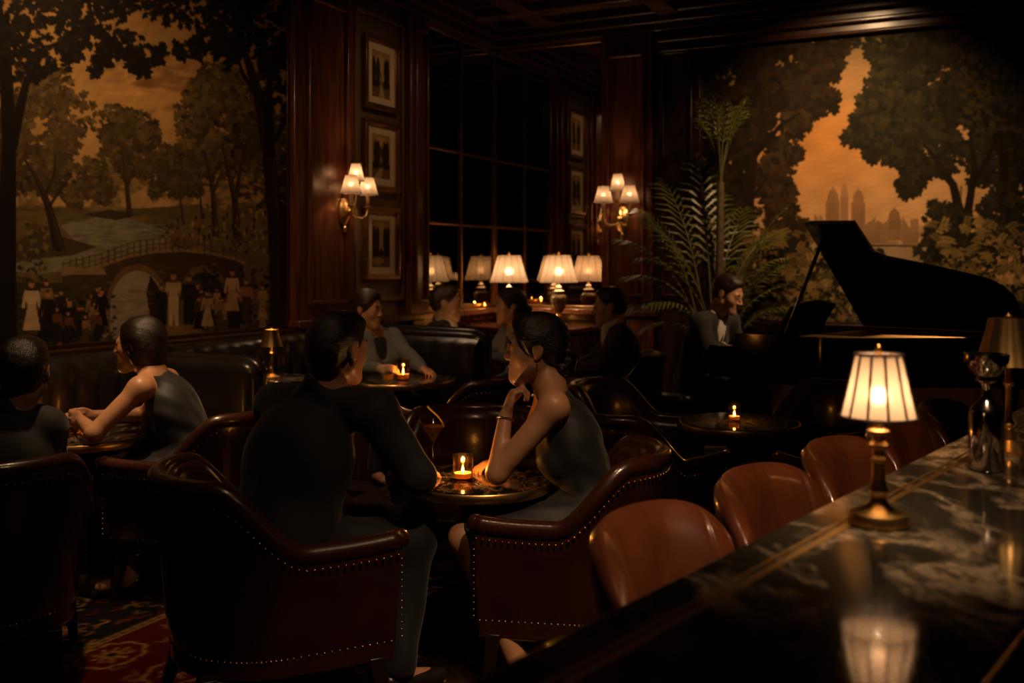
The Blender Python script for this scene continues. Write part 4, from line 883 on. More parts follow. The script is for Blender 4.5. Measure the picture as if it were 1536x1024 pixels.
def make_chair(name, label, leather, group, hb=.775, ha=.585, nails=True):
    r = thing(name, label, 'chair', group=group)
    P, q = chair_path(); h = chair_h(q,hb,ha); n = len(P); T = np.gradient(P,axis=0); T /= np.hypot(T[:,0],T[:,1])[:,None]; N = np.stack([-T[:,1],T[:,0]],1)*-1.0
    if np.dot(N[n//2],(0,-1)) < 0: N = -N
    def row(i):
        x,y = P[i]; nx,ny = N[i]; H = h[i]
        pr = [(-.035,.235),(-.012,.36),(.012,H-.10),(.022,H-.045),(.012,H-.018),(-.015,H-.008),(-.045,H-.02),(-.062,H-.06),(-.075,H-.16 if H > .7 else H-.10),(-.085,.45),(-.08,.30),(-.07,.235)]
        return [(x+nx*o,y+ny*o,z) for o,z in pr]
    MB().loft([row(i) for i in range(n)]).build('shell', leather, r, angle=60)
    rl = MB(); rl.tube([(P[i][0]+N[i][0]*.004,P[i][1]+N[i][1]*.004,h[i]-.018) for i in range(n)],[.030]*n,10)
    for i in (0,n-1): rl.ball((P[i][0],P[i][1],h[i]-.018),.031)
    rl.build('top_rail', leather, r, angle=180)
    if nails:
        L = np.r_[0,np.cumsum(np.sqrt((np.diff(P,axis=0)**2).sum(1)+np.diff(h)**2))]
        for off,zf in ((.026,lambda H:H-.058),(-.030,lambda H:.262)):
            mb = MB()
            for s in np.arange(.01,L[-1],.021):
                x,y,nx,ny,H = (float(np.interp(s,L,v)) for v in (P[:,0],P[:,1],N[:,0],N[:,1],h)); mb.ball((x+nx*off,y+ny*off,zf(H)),.0046,6,4)
            mb.build('nailhead_trim', M['nail'], r, angle=180)
        for i in (0,n-1):
            mb = MB()
            for z in np.arange(.29,h[i]-.07,.021): mb.ball((P[i][0]+N[i][0]*.012,P[i][1]+.004,z),.0042,6,4)
            mb.build('nailhead_trim', M['nail'], r, angle=180)
    # seat rail, seat and legs
    Q, _ = chair_path(40, .29, -.30, .27, -.02, .02); poly = [tuple(p) for p in Q]
    MB().prism(poly,.20,.27).build('seat_rail', leather, r, bev=.012)
    mb = MB(); Q, _ = chair_path(40, .20, -.20, .29, -.02); Q = [tuple(p) for p in Q]
    rows = []
    for s,z in ((.97,.265),(1.0,.29),(1.0,.39),(.96,.415),(.80,.428),(.4,.434)): rows.append([(x*s,.03+(y-.03)*s,z) for x,y in Q])
    mb.loft(rows); mb.build('seat_cushion', leather, r, angle=60)
    for sx,sy in ((-1,1),(1,1),(-1,-1),(1,-1)):
        mb = MB(); x,y = sx*(.25 if sy > 0 else .20), (.22 if sy > 0 else -.22); ox, oy = sx*.02, (.03 if sy > 0 else -.06)
        rows = []
        for z,w,f in ((.22,.024,0),(.12,.020,.4),(0,.014,1)): rows.append([(x+ox*f+a*w,y+oy*f+b*w,z) for a,b in ((-1,-1),(1,-1),(1,1),(-1,1))])
        mb.loft(rows); mb.build('leg', M['leg_wood'], r, bev=.004)
    return r
GC = 'brown leather club chairs'
CH = make_chair('club_chair', 'brown leather club chair under the man with slicked hair, nailhead-trimmed side towards us', M['leather'], GC)
CH.location = (-.75,3.15,0); CH.rotation_euler = (0,0,face(.89,.45)); CH.scale = (1.08,1.10,1.0)
for x,y,fx,fy,lab in (
    (.20,3.42,-.98,.16,'brown leather club chair under the woman with the bun at the middle table'),
    (-1.76,3.36,-.42,.91,'brown leather club chair under the short-haired man at the left edge of the photo'),
    (-1.35,4.36,-1,.22,'brown leather club chair under the woman with the shoulder-length hair'),
    (-.16,4.12,.02,-1,'empty brown leather club chair facing us behind the cocktail glass'),
    (-.22,5.62,-.8,.6,'empty brown leather club chair drawn up to the round table by the black booth'),
    (.63,5.18,.85,-.53,'empty brown leather club chair at the right table, farthest left, inner back showing'),
    (.52,4.36,.80,.60,'empty brown leather club chair left of the right table, with its back to us'),
    (1.56,5.09,-.84,-.54,'empty brown leather club chair at the right table, on the far side below the piano'),
    (1.53,4.21,-.62,.78,'empty brown leather club chair at the right table, nearest the bar stools')):
    copy_tree(CH,(x,y,0),face(fx,fy),lab).scale = (1,1,1)
CB = make_chair('lounge_chair', 'black leather lounge chair under the man at the right end of the lamp-lit table', M['black_leather'], 'black leather lounge chairs', nails=False)
CB.location = (.74,7.02,0); CB.rotation_euler = (0,0,face(-1,.15))
r = thing('leather_bench', 'black leather bench behind the booth under the white-collared man and woman in grey', 'bench', (*room(.67,1.486)[:2],0), RB)
MB().box((0,0,.40),(1.02,.40,.10)).build('seat', M['black_leather'], r, bev=.03)
for sx in (-1,1):
    for sy in (-1,1): MB().lathe([(.014,0),(.024,.35)],12,(sx*.44,sy*.15,0)).build('leg', M['leg_wood'], r)
# ------------------------------------------------------------------ tables and what stands on them
def round_table(x, y, R, zt, label, fr=.20):
    r = thing('cocktail_table', label, 'table', (x,y,0), 0, 'round marble cocktail tables')
    MB().lathe([(R-.012,zt-.022),(R-.004,zt-.018),(R-.002,zt-.004),(R-.006,zt),(0,zt)],64).build('tabletop', M['table_marble'], r)
    MB().lathe([(R-.010,zt-.034),(R+.004,zt-.034),(R+.007,zt-.028),(R+.007,zt-.008),(R+.003,zt-.003),(R-.003,zt-.003)],64,caps=False).build('brass_rim', M['brass'], r)
    MB().lathe([(.055,.03),(.055,zt-.05),(.12,zt-.035),(.12,zt-.024)],32).build('pedestal', M['leg_wood'], r)
    MB().lathe([(fr,0),(fr,.012),(fr-.01,.02),(.07,.04),(.062,.06)],40).build('foot', M['old_brass'], r)
    return r
round_table(-.12,3.47,.255,.66,'round marble table with brass rim between the dark-suited man and the woman with the bun')
round_table(1.07,4.72,.28,.66,'round marble table with brass rim and one candle among the empty chairs below the piano')
round_table(-.667,6.12,.31,.70,'round marble table with thick brass rim in front of the black booth',.155)
round_table(-1.88,4.37,.30,.66,'round marble table by the hands of the woman with shoulder-length hair',.14)
round_table(-.39,7.27,.20,.70,'round marble table behind the booth before the white-collared man',.12)
CANDLE_W = .45
def votive(x, y, z, R, h, label, w=1.0):
    r = thing('votive_candle', label, 'candle', (x,y,z), 0, 'votive candles in glass tumblers')
    MB().lathe([(0,.0006),(R*.88,.0006),(R*.92,.003),(R,h),(R*.93,h),(R*.86,.010),(0,.009)],32).build('glass_tumbler', M['amber'], r, angle=50)
    MB().lathe([(0,.0105),(R*.80,.0105),(R*.82,h*.30),(R*.5,h*.29),(0,h*.28)],24).build('wax', M['wax'], r)
    MB().lathe([(.0015,h*.28),(.0052,h*.36),(.0048,h*.42),(.0018,h*.56),(0,h*.60)],10).build('flame', M['flame'], r, angle=180)
    pt((x,y,z+h*.72), CANDLE_W*w, (1,.50,.17), .006); return r
votive(-.168,3.42,.661,.036,.088,'lit votive candle in a glass beside the cocktail on the middle table',3.6)
votive(1.045,4.70,.661,.030,.086,'lit votive candle in a glass alone on the table among empty chairs',1.0)
votive(-.655,6.02,.701,.042,.125,'lit votive candle in a glass on the table before the black booth',1.4)
votive(-1.955,4.51,.661,.044,.085,'lit votive candle in a glass by the hands of the woman with shoulder-length hair',1.5)
votive(-.36,7.25,.701,.035,.09,'lit votive candle in a glass on the table behind the black booth',1.4)
# cocktail
r = thing('cocktail_glass', 'stemmed martini glass with a lemon twist beside the votive candle', 'glass', (-.285,3.60,.661), .4)
MB().lathe([(0,.0005),(.036,.001),(.037,.003),(.012,.006),(.004,.014),(.0034,.09),(.006,.098),(.0535,.176),(.0520,.1765),(.004,.101),(0,.0995)],40).build('glass_bowl', M['glass'], r, angle=60)
MB().lathe([(0,.1035),(.004,.105),(.0395,.157),(0,.1572)],32).build('drink', M['drink'], r)
mb = MB(); mb.tube([(.030*math.cos(a)+.01,.012*math.sin(a),.150+.045*math.sin(a*.5)+.012*a) for a in np.linspace(.0,2.9,16)],[.0035]*16,6); mb.build('lemon_twist', M['olive'], r)
# tumblers held / standing
def tumbler(x, y, z, label, R=.034, h=.085, grp='plain drinking glasses'):
    r = thing('drinking_glass', label, 'glass', (x,y,z), 0, grp)
    MB().lathe([(0,.0006),(R*.9,.0006),(R,h),(R*.94,h),(R*.85,.014),(0,.013)],28).build('glass_wall', M['glass'], r, angle=50)
    MB().lathe([(0,.0145),(R*.84,.0145),(R*.89,h*.5),(0,h*.5)],24).build('drink', M['drink'], r); return r
tumbler(-2.08,4.22,.661,'tall drinking glass beside the head of the man seen from behind',.032,.13)
tumbler(-.735,5.93,.701,'drinking glass beside the outstretched hand at the booth table',.036,.09)
# ------------------------------------------------------------------ table lamps
def lamp_pleat(name, label, loc, W, rs=1.0):
    r = thing(name, label, 'lamp', loc, .2, 'cream-shaded table lamps')
    MB().lathe([(.075,0),(.078,.008),(.070,.016),(.05,.024),(.026,.034),(.02,.06),(.03,.075),(.03,.085),(.018,.10),(.03,.118)],32).build('foot', M['brass'], r)
    MB().lathe([(.03,.116),(.052,.15),(.068,.20),(.070,.235),(.058,.262),(.036,.275),(.036,.285)],36,flute=.03,nfl=18).build('vase_body', M['ceramic'], r)
    MB().lathe([(.034,.284),(.048,.292),(.048,.300),(.022,.312),(.026,.33),(.018,.342),(.010,.35),(.010,.40)],28).build('neck', M['cream'], r)
    s = MB().lathe([(.165,.372),(.138,.455),(.098,.605)],96,c=(0,0,0),flute=.018,nfl=24,caps=False).build('lamp_shade', M['shade'], r, angle=180)
    for rr,zz in ((.166,.372),(.099,.605)): MB().tube([(rr*math.cos(a),rr*math.sin(a),zz) for a in np.linspace(0,2*PI,48,endpoint=False)],.003,6,closed=True).build('shade_rim', M['old_brass'], s)
    mb = MB()
    for k in range(3): mb.tube([(0,0,.607),(.098*math.cos(k*2.094),.098*math.sin(k*2.094),.604)],.002,5)
    mb.build('shade_spider', M['old_brass'], s)
    for k in range(12):
        a = 2*PI*k/12; MB().tube([(x*math.cos(a),x*math.sin(a),z) for x,z in ((.167,.372),(.140,.455),(.100,.605))],.0016,5).build('rib', M['rib'], s)
    MB().lathe([(.004,.605),(.010,.612),(.012,.622),(.006,.632),(0,.642)],14).build('finial', M['brass'], r)
    MB().ball((0,0,.525),(.022,.022,.026)).build('bulb', M['bulb'], r)
    pt((loc[0],loc[1],loc[2]+.462), W, r=.03); return r
TLW = 7.5
# corner console under the lamps
r = thing('console_cabinet', 'panelled mahogany console against the mirror, carrying the two cream-shaded lamps', 'cabinet', room(.56,.36,0), RB)
MB().box((0,0,.42),(1.00,.50,.80)).build('body', M['wood'], r, bev=.01)
MB().box((0,-.005,.845),(1.06,.56,.05)).build('top', M['wood'], r, bev=.014)
for k in (-1,0,1):
    d_ = MB().box((k*.32,-.258,.43),(.30,.016,.66)).build('door', M['wood'], r, bev=.006); MB().ball((k*.32+.11,-.275,.45),.012).build('knob', M['brass'], d_)
def cons(s, t, z=.871): return room(s, t, z)
lamp_pleat('table_lamp','cream pleated table lamp at the corner of the mirror, above the woman in grey',cons(.406,.50),TLW)
lamp_pleat('table_lamp','cream pleated table lamp with ceramic vase base at the middle of the console',cons(.812,.36),TLW)
votive(*cons(.62,.54),.03,.07,'small lit votive candle on the console between the two lamps',.6)
def bronze_lamp(loc, label, sc=1.0, W=.05):
    r = thing('mini_lamp', label, 'lamp', loc, 0, 'small bronze-shaded lamps'); r.scale = (sc,sc,sc)
    MB().lathe([(.054,0),(.055,.008),(.034,.014),(.014,.026),(.010,.05)],28).build('base', M['brass'], r)
    MB().lathe([(.008,.048),(.013,.06),(.007,.072),(.007,.14),(.013,.150),(.007,.16),(.009,.185)],20).build('stem', M['brass'], r)
    MB().lathe([(.070,.190),(.058,.22),(.046,.265),(.040,.292)],48,flute=.02,nfl=16,caps=False).build('lamp_shade', M['brass_shade'], r, angle=180)
    MB().lathe([(.006,.285),(.008,.297),(.0,.305)],12).build('finial', M['brass'], r)
    MB().ball((0,0,.200),(.008,.008,.009)).build('bulb', M['bulb'] if W > .02 else M['cream'], r)
    if W > .02: pt((loc[0],loc[1],loc[2]+.228*sc), W, r=.01)
    return r
# ------------------------------------------------------------------ bar
BD = Vector((.624,.781)); BN = Vector((.781,-.624)); BO = Vector((.327,1.479)); BZ = .98
def bar(a, n, z=0.0): p = BO+BD*a+BN*n; return (p.x,p.y,z)
RBAR = math.atan2(BD.y,BD.x)
def barbox(mb, a0, a1, n0, n1, z0, z1): return mb.box(bar((a0+a1)/2,(n0+n1)/2,(z0+z1)/2),(a1-a0,abs(n1-n0),z1-z0),RBAR)
r = thing('bar_counter', 'dark marble bar counter with brass inlay line, running from the foreground past the stools', 'bar counter', (0,0,0))
A0, A1, BW = -1.55, 2.55, .41
barbox(MB(), A0, A1, 0.0, BW, BZ-.035, BZ).build('marble_top', M['marble'], r, bev=.008)
mb = MB(); barbox(mb, A0, A1, .066, .072, BZ-.0005, BZ+.0012); barbox(mb, A0, A1, .080, .092, BZ-.0005, BZ+.0016); mb.build('brass_inlay', M['brass'], r, smooth=False)
mb = MB(); barbox(mb, A0, A1, .004, .03, BZ-.062, BZ-.034); barbox(mb, A0, A1, .02, .05, BZ-.10, BZ-.06); mb.build('edge_moulding', M['wood'], r, bev=.008)
barbox(MB(), A0+.02, A1-.02, .30, BW-.02, 0, BZ-.035).build('bar_front', M['dark_wood'], r, bev=.01)
barbox(MB(), A0, A1, BW, BW+.008, BZ-.04, BZ+.001).build('inner_edge', M['old_brass'], r, bev=.002)
mb = MB(); mb.tube([bar(A0+.1,.22,.16),bar(A1-.1,.22,.16)],.02,12); mb.build('foot_rail', M['brass'], r)
# lamp on the bar
BLW = 2.2
LX = (.594,1.62,BZ+.0015)
r = thing('bar_lamp', 'lit brass bar lamp with panelled cream shade, standing on the marble bar', 'lamp', LX, .16)
S = .967
MB().lathe([(.049*S,0),(.049*S,.012),(.046*S,.017),(.040*S,.019),(.022*S,.026),(.014*S,.036),(.012*S,.043)],40).build('base', M['brass'], r)
MB().lathe([(.012,.042),(.0155,.050),(.0155,.056),(.0125,.060),(.0105,.075),(.0100,.098),(.0135,.101),(.0135,.105),(.009,.109),(.009,.119),(.018,.124),(.018,.128),(.010,.133),(.010,.142),(.0165,.146),(.0165,.150),(.007,.153),(.007,.171)],32).build('stem', M['brass'], r)
N_ = 12
sh = MB().lathe([(.0595,.172),(.049,.215),(.0365,.272)],72,caps=False).build('lamp_shade', M['shade_cream'], r, angle=180)
for k in range(N_):
    a = 2*PI*(k+.5)/N_; MB().tube([(x*math.cos(a),x*math.sin(a),z) for x,z in ((.0605,.172),(.050,.215),(.0375,.272))],.0022,6).build('rib', M['rib'], sh)
for rr,zz,th in ((.0605,.1715,.0028),(.0375,.2725,.0024)): MB().tube([(rr*math.cos(a),rr*math.sin(a),zz) for a in np.linspace(0,2*PI,48,endpoint=False)],th,6,closed=True).build('shade_rim', M['rib'], sh)
mb = MB(); mb.lathe([(.003,.262),(.006,.275),(.0065,.281),(.003,.286),(0,.289)],14)
for k in range(3): mb.tube([(0,0,.270),(.0365*math.cos(k*2.094+.4),.0365*math.sin(k*2.094+.4),.271)],.0011,5)
mb.build('finial', M['brass'], r)
MB().ball((0,0,.236),(.009,.009,.011)).build('bulb', M['bulb'], r)
pt((LX[0],LX[1],LX[2]+.205), BLW, r=.014)
# shaker, glass and second lamp at the far end of the bar
r = thing('cocktail_shaker', 'polished steel cocktail shaker with flared funnel top on the bar', 'shaker', (.968,2.04,BZ+.0015), 0)
MB().lathe([(0,0),(.031,0),(.0335,.004),(.034,.112),(.033,.118)],40).build('body', M['chrome'], r)
MB().lathe([(.033,.118),(.030,.126),(.016,.140),(.010,.150),(.0085,.165)],36).build('shoulder', M['chrome'], r)
MB().lathe([(.0085,.163),(.012,.176),(.022,.182),(.019,.190),(.034,.206),(.042,.222),(.0435,.236),(.0415,.236),(.032,.207),(.008,.186)],40).build('funnel_top', M['chrome'], r)
votive(*room(.065,.95,1.011),.028,.07,'small lit votive candle at the left of the mirror ledge',.5)
votive(*room(.065,.30,1.011),.028,.065,'small lit votive candle in the middle of the mirror ledge',.5)
bronze_lamp((1.11,2.235,BZ+.0015), 'small bronze-shaded lamp on the bar behind the steel shaker', 1.02, .015)
tumbler(1.06,2.02,BZ+.0015,'drinking glass on the bar to the right of the steel shaker',.036,.10)
tumbler(1.13,2.12,BZ+.0015,'wide drinking glass on the bar in front of the small bronze lamp',.042,.075)
# ------------------------------------------------------------------ bar stools: local +Y faces the bar
def make_stool():
    r = thing('bar_stool', 'nearest oxblood leather bar stool, at the front of the row along the bar', 'bar stool', group='leather bar stools along the bar')
    nu, nv = 97, 19; hw = .228
    def shape(front):
        rows = []
        for j in range(nv):
            v = j/(nv-1); row = []
            for i in range(nu):
                u = -1+2*i/(nu-1)
                edge = abs(u)**5; top = .937-.075*edge-.012*u*u; z = .60+(top-.60)*v
                x = hw*math.sin(u*1.25)/math.sin(1.25)*(1-.05*(1-v)); y = -.20+.13*(1-math.cos(u*1.25))/(1-math.cos(1.25))+(-.045*v*v)
                th = .030*(max(0,1-abs(u)**8)**.5)*(max(0,1-v**10)**.5)
                if front: th *= 1+.5*abs(math.cos(u*2.5*PI*.62))*(.3+.7*(1-v**6))-.30*math.exp(-((u-.40)/.018)**2)-.22*math.exp(-((u+.20)/.03)**2)*(1-v)**.5-.30*math.exp(-((u+.72)/.02)**2)
                nx, ny = -math.sin(u*.9), math.cos(u*.9); sg = 1 if front else -1
                row.append((x+nx*th*sg, y+ny*th*sg, z))
            rows.append(row)
        return rows
    F, Bk = shape(True), shape(False)
    mb = MB(); mb.loft(F,closed=False); b = len(mb.v); mb.loft(Bk,closed=False)
    def br(ia): mb.f += [(ia[k],ia[k+1],b+ia[k+1],b+ia[k]) for k in range(len(ia)-1)]
    br([(nv-1)*nu+i for i in range(nu)]); br([i for i in range(nu)]); br([j*nu for j in range(nv)]); br([j*nu+nu-1 for j in range(nv)])
    mb.build('backrest', M['stool_leather'], r, angle=180)
    for u in (-.985,.985):
        mb = MB()
        for z in np.arange(.62,.86,.018): 
            v = (z-.60)/.30; mb.ball((hw*u, -.07-.045*v*v-.022, z),.0038,6,4)
        mb.build('nailhead_trim', M['nail'], r, angle=180)
    rows = [[(.21*s*math.copysign(abs(math.cos(a))**.7,math.cos(a)),.01+.20*s*math.copysign(abs(math.sin(a))**.7,math.sin(a)),z) for a in np.linspace(0,2*PI,32,endpoint=False)] for s,z in ((.93,.58),(1,.60),(1,.655),(.93,.68),(.6,.69))]
    MB().loft(rows).build('seat', M['stool_leather'], r, angle=70)
    for sx in (-1,1):
        for sy in (-1,1):
            MB().tube([(sx*.15,sy*.14,.60),(sx*.19,sy*.18,0)],[.020,.013],8).build('leg', M['leg_wood'], r)
    MB().tube([(.185*math.copysign(abs(math.cos(a))**.5,math.cos(a)),.175*math.copysign(abs(math.sin(a))**.5,math.sin(a)),.22) for a in np.linspace(0,2*PI,32,endpoint=False)],.009,8,closed=True).build('foot_ring', M['old_brass'], r)
    return r
ST = make_stool(); fr = face(BN.x,BN.y)
def spos(k): p = Vector((.275,1.86))+BD*(.475*k)-BN*(-.165); return (p.x,p.y,0)
ST.location = spos(0); ST.rotation_euler = (0,0,fr+.06)
for k,lab in enumerate(('oxblood leather bar stool second from the front, left of the lit bar lamp','dark leather bar stool third from the front, just behind the lit bar lamp','dark leather bar stool fourth from the front, half hidden by the lit lampshade','farthest dark leather bar stool, last of the row beside the steel shaker')):
    copy_tree(ST, spos(k+1), fr+(.02,0,0,0)[k], lab)
# ------------------------------------------------------------------ banquettes along the left wall and booth dividers
def channel_back(name, parent, pts, z0, z1, th, leather, pitch=.15, puff=.022):
    """padded vertical channels following the ground line pts (front face towards +normal)"""
    P = np.array(pts); s = np.r_[0,np.cumsum(np.hypot(*np.diff(P,axis=0).T))]; n = max(12,int(s[-1]/pitch*8)); q = np.linspace(0,s[-1],n)
    X = np.stack([np.interp(q,s,P[:,0]),np.interp(q,s,P[:,1])],1); T = np.gradient(X,axis=0); T /= np.hypot(T[:,0],T[:,1])[:,None]; N = np.stack([T[:,1],-T[:,0]],1)
    ph = np.abs(np.sin(q/pitch*PI)); rows = []
    for i in range(n):
        p = puff*ph[i]**.6; pr = [(-th,z0),(-th,z1-.03),(-th*.8,z1-.004),(-th*.4,z1+.006),(0,z1-.012),(.022+p*.6,z1-.05),(.03+p,z1-.12),(.03+p,z0+.1),(.02,z0)]
        rows.append([(X[i,0]+N[i,0]*o,X[i,1]+N[i,1]*o,z) for o,z in pr])
    return MB().loft(rows).build(name, leather, parent, angle=60)
def banquette(t0, t1, label, s1_):
    o = room(0,(t0+t1)/2,0); r = thing('banquette', label, 'banquette', (o[0],o[1],0), 0)
    def lp(s,t): p = room(s,t); return (p[0]-o[0],p[1]-o[1])
    channel_back('channelled_back', r, [lp(.19,t1),lp(.19,t0)], .40, .955, .13, M['black_leather'], .135, .036)
    def bx(nm,s0,s1,z0,z1,m,bv):
        c = lp((s0+s1)/2,(t0+t1)/2); return MB().box((c[0],c[1],(z0+z1)/2),(t1-t0,s1-s0,z1-z0),RL).build(nm,m,r,bev=bv)
    bx('seat',.16,s1_,.32,.45,M['black_leather'],.04); bx('plinth',.06,s1_-.05,0,.32,M['dark_wood'],.01)
    return r
# t for a point on the left wall at depth d
def tt(d): return (K[1]-d)/U[1]
banquette(tt(5.32), 6.6, 'black channelled banquette under the mural behind the left table',.50)
banquette(2.87, tt(5.50), 'black channelled banquette under the mural beside the small bronze lamp',.38)
def divider(tw, s0, s1, z, label, curve=0.0, th=.15):
    r = thing('booth_divider', label, 'banquette', (*room(s0,tw)[:2],0), 0); o = room(s0,tw)
    def lp(s,t): p = room(s,t); return (p[0]-o[0],p[1]-o[1])
    n = 26; rows = []
    for i in range(n+1):
        f = i/n; s = s0+(s1-s0)*f; zz = z-(.0 if f < .9 else .05*((f-.9)/.1)**2); t = tw+curve*(1-math.cos(f*PI*.5))
        k = 1.0 if f < .97 else .55; h = th/2*k
        pr = [(-h,0),(-h,zz-.05),(-h*.9,zz-.02),(-h*.5,zz),(h*.5,zz),(h*.9,zz-.02),(h,zz-.05),(h,0)]
        rows.append([(*lp(s,t+a),zv) for a,zv in pr])
    MB().loft(rows).build('upholstered_panel', M['black_leather'], r, angle=50)
    MB().tube([(*lp(s0+(s1-s0)*i/n,tw+curve*(1-math.cos(i/n*PI*.5))),z-.012-(.0 if i/n < .9 else .05*((i/n-.9)/.1)**2)) for i in range(n+1)],.034,8).build('top_roll', M['black_leather'], r, angle=180)
    mb = MB(); p = lp(s1+.005,tw+curve)
    for zz in np.arange(.1,z-.12,.024): mb.ball((p[0],p[1],zz),.005,6,4)
    mb.build('nailhead_trim', M['nail'], r, angle=180)
    return r, lp
divider(tt(5.41), .02, .88, .915, 'tall black leather booth divider with rounded end, behind the woman with shoulder-length hair')
r, lp = divider(tt(7.28), .02, 1.14, .95, 'long black leather booth back with channelled front, ending below the corner lamp', .10)
channel_back('channelled_front', r, [lp(.12+1.0*i/12, tt(7.28)+.13+.10*(1-math.cos(i/12*PI*.5))) for i in range(13)], .42, .90, .05, M['black_leather'], .16, .02)
# booth seat in front of that divider
tb = tt(7.28)
r = thing('booth_bench', 'black leather booth seat under the woman at the brass-rimmed table', 'banquette', (*room(.2,tb+.4)[:2],0), RL)
c = lambda s,t,z: tuple(Matrix.Rotation(-RL,3,'Z')@(Vector(room(s,t,z))-Vector((*room(.2,tb+.4)[:2],0))))
MB().box(c(.70,tb+.50,.385),(.34,.84,.13)).build('seat', M['black_leather'], r, bev=.04)
MB().box(c(.70,tb+.50,.16),(.30,.80,.32)).build('plinth', M['dark_wood'], r, bev=.01)
# small square table with the bronze lamp between the booths
r = thing('side_table', 'small square marble table carrying the little bronze lamp beside the banquette', 'table', (-1.30,5.66,0), RL)
MB().box((0,0,.745),(.36,.42,.03)).build('tabletop', M['table_marble'], r, bev=.006)
MB().box((0,0,.715),(.34,.40,.03)).build('apron', M['dark_wood'], r, bev=.004)
MB().lathe([(.035,.03),(.035,.70)],20).build('pedestal', M['leg_wood'], r); MB().lathe([(.15,0),(.15,.015),(.05,.035)],28).build('foot', M['old_brass'], r)
bronze_lamp((-1.355,5.63,.7605), 'small bronze-shaded lamp on the side table in front of the banquette', .93, 1.1)
# ------------------------------------------------------------------ grand piano: local +X runs from the keys to the tail, local +Y to the hinge side
PA = -45*PI/180; PO = (2.42,7.66,0)        # keyboard corner on the hinge side
r = thing('grand_piano', 'black grand piano with its lid propped open in front of the city mural', 'piano', PO, PA)
Wd, Ln = 1.30, 1.62
def rim_outline(e=0.0, n=28):
    pts = [(0,0),(Ln-.25,0)]
    for i in range(1,12): a = PI/2-PI*i/12*.95; pts.append((Ln-.25+.30*math.cos(a), -.28+.28*math.sin(a)))
    lx, ly = pts[-1]
    for i in range(1,n+1):
        f = i/n; x = lx+(.52-lx)*f; y = ly+(-Wd-ly)*(f*f*(3-2*f)); pts.append((x,y))
    pts.append((0,-Wd)); return pts
O_ = rim_outline()
mb = MB(); n = len(O_); 
ins = [((x-.75)*.955+.75,(y+.6)*.95-.6) for x,y in O_]
for z0,z1 in ((.62,.935),): 
    vs = [(x,y,z0) for x,y in O_]+[(x,y,z1) for x,y in O_]+[(x,y,z1) for x,y in ins]+[(x,y,z0+.12) for x,y in ins]
    fs = [tuple(range(n))]+[(i,(i+1)%n,n+(i+1)%n,n+i) for i in range(n)]+[(n+i,n+(i+1)%n,2*n+(i+1)%n,2*n+i) for i in range(n)]+[(2*n+i,2*n+(i+1)%n,3*n+(i+1)%n,3*n+i) for i in range(n)]+[tuple(3*n+i for i in range(n))]
    mb.add(vs,fs)
mb.build('case', M['piano'], r, bev=.006, angle=30)
MB().prism([(.30+(x-.30)*.9 if x > .3 else .36,(y+.6)*.9-.6) for x,y in O_],.89,.905).build('iron_plate', M['plate_gold'], r, smooth=False)
mb = MB()
for k in range(30):
    y = -.06-k*.038; mb.tube([(.36,y,.922),(1.45-.9*max(0,(-y-.35))/.95,y+.05,.922)],.0024,4)
mb.build('strings', M['brass'], r)
mb = MB(); mb.box((-.10,-Wd/2,.68),(.22,Wd,.09)); mb.box((-.10,-.03,.77),(.22,.06,.15)); mb.box((-.10,-Wd+.03,.77),(.22,.06,.15)); mb.build('key_bed', M['piano'], r, bev=.008)
mb = MB()
for k in range(52): mb.box((-.115,-.072-k*.0224,.74),(.16,.0210,.02))
mb.build('white_keys', M['ivory'], r, smooth=False)
mb = MB()
for k in range(51):
    if k%7 not in (1,4): mb.box((-.085,-.0832-k*.0224,.755),(.10,.011,.02))
mb.build('black_keys', M['piano'], r, smooth=False)
MB().box((.0,-Wd/2,.83),(.03,Wd-.12,.16)).build('fallboard', M['piano'], r, bev=.006)
# lid: hinged on the local y = 0 side, leaning open
LA = math.radians(40); Rl = Matrix.Rotation(-LA,3,'X')
def lidpt(x, y, z): v = Rl@Vector((x,y,z)); return (v.x, v.y-.02, v.z+.94)
def lid_outline():
    return [(.29,0),(1.45,0),(1.452,-.21),(1.445,-.374),(1.41,-.47),(1.341,-.549),(1.2,-.612),(1.063,-.668),(.85,-.745),(.72,-.79),(.676,-.83),(.652,-1.126),(.29,-1.136)]
    pts = [(.36,0),(1.42,0)]
    for i in range(1,15):
        f = i/14; a = f*PI/2; pts.append((1.30+.16*math.cos(a)-.80*f*f*.0, -.44*math.sin(a)))
    for i in range(1,13):
        f = i/12; pts.append((1.30-.94*f, -.44-.80*(f**1.25)))
    return pts
lo = lid_outline()
mb = MB(); n = len(lo)
mb.add([lidpt(x,y,0) for x,y in lo]+[lidpt(x,y,.022) for x,y in lo],[tuple(range(n)),tuple(range(2*n-1,n-1,-1))]+[(i,(i+1)%n,n+(i+1)%n,n+i) for i in range(n)])
mb.build('lid', M['piano'], r, smooth=False, bev=.004)
mb = MB(); mb.add([lidpt(x,y,z) for z in (.024,.046) for x,y in ((.30,-.03),(.63,-.03),(.635,-1.115),(.30,-1.125))],[(0,1,2,3),(7,6,5,4),(0,4,5,1),(1,5,6,2),(2,6,7,3),(3,7,4,0)])
mb.build('front_flap', M['piano'], r, smooth=False, bev=.004)
e = lidpt(.33,-.93,-.01); MB().tube([(.30,-1.16,.93),e],.013,8).build('prop_stick', M['piano'], r)
mb = MB(); rows = []
for j in range(9):
    f = j/8; rows.append([(.10+.10*f+.02*math.sin(i*.5)*0,-.30-.62*i/16,.945+.20*f*(1-.18*((i-8)/8)**2)) for i in range(17)]+[(.12+.10*f,-.30-.62*i/16,.945+.20*f*(1-.18*((i-8)/8)**2)) for i in range(16,-1,-1)])
mb.loft(rows); mb.build('music_desk', M['piano'], r, angle=30)
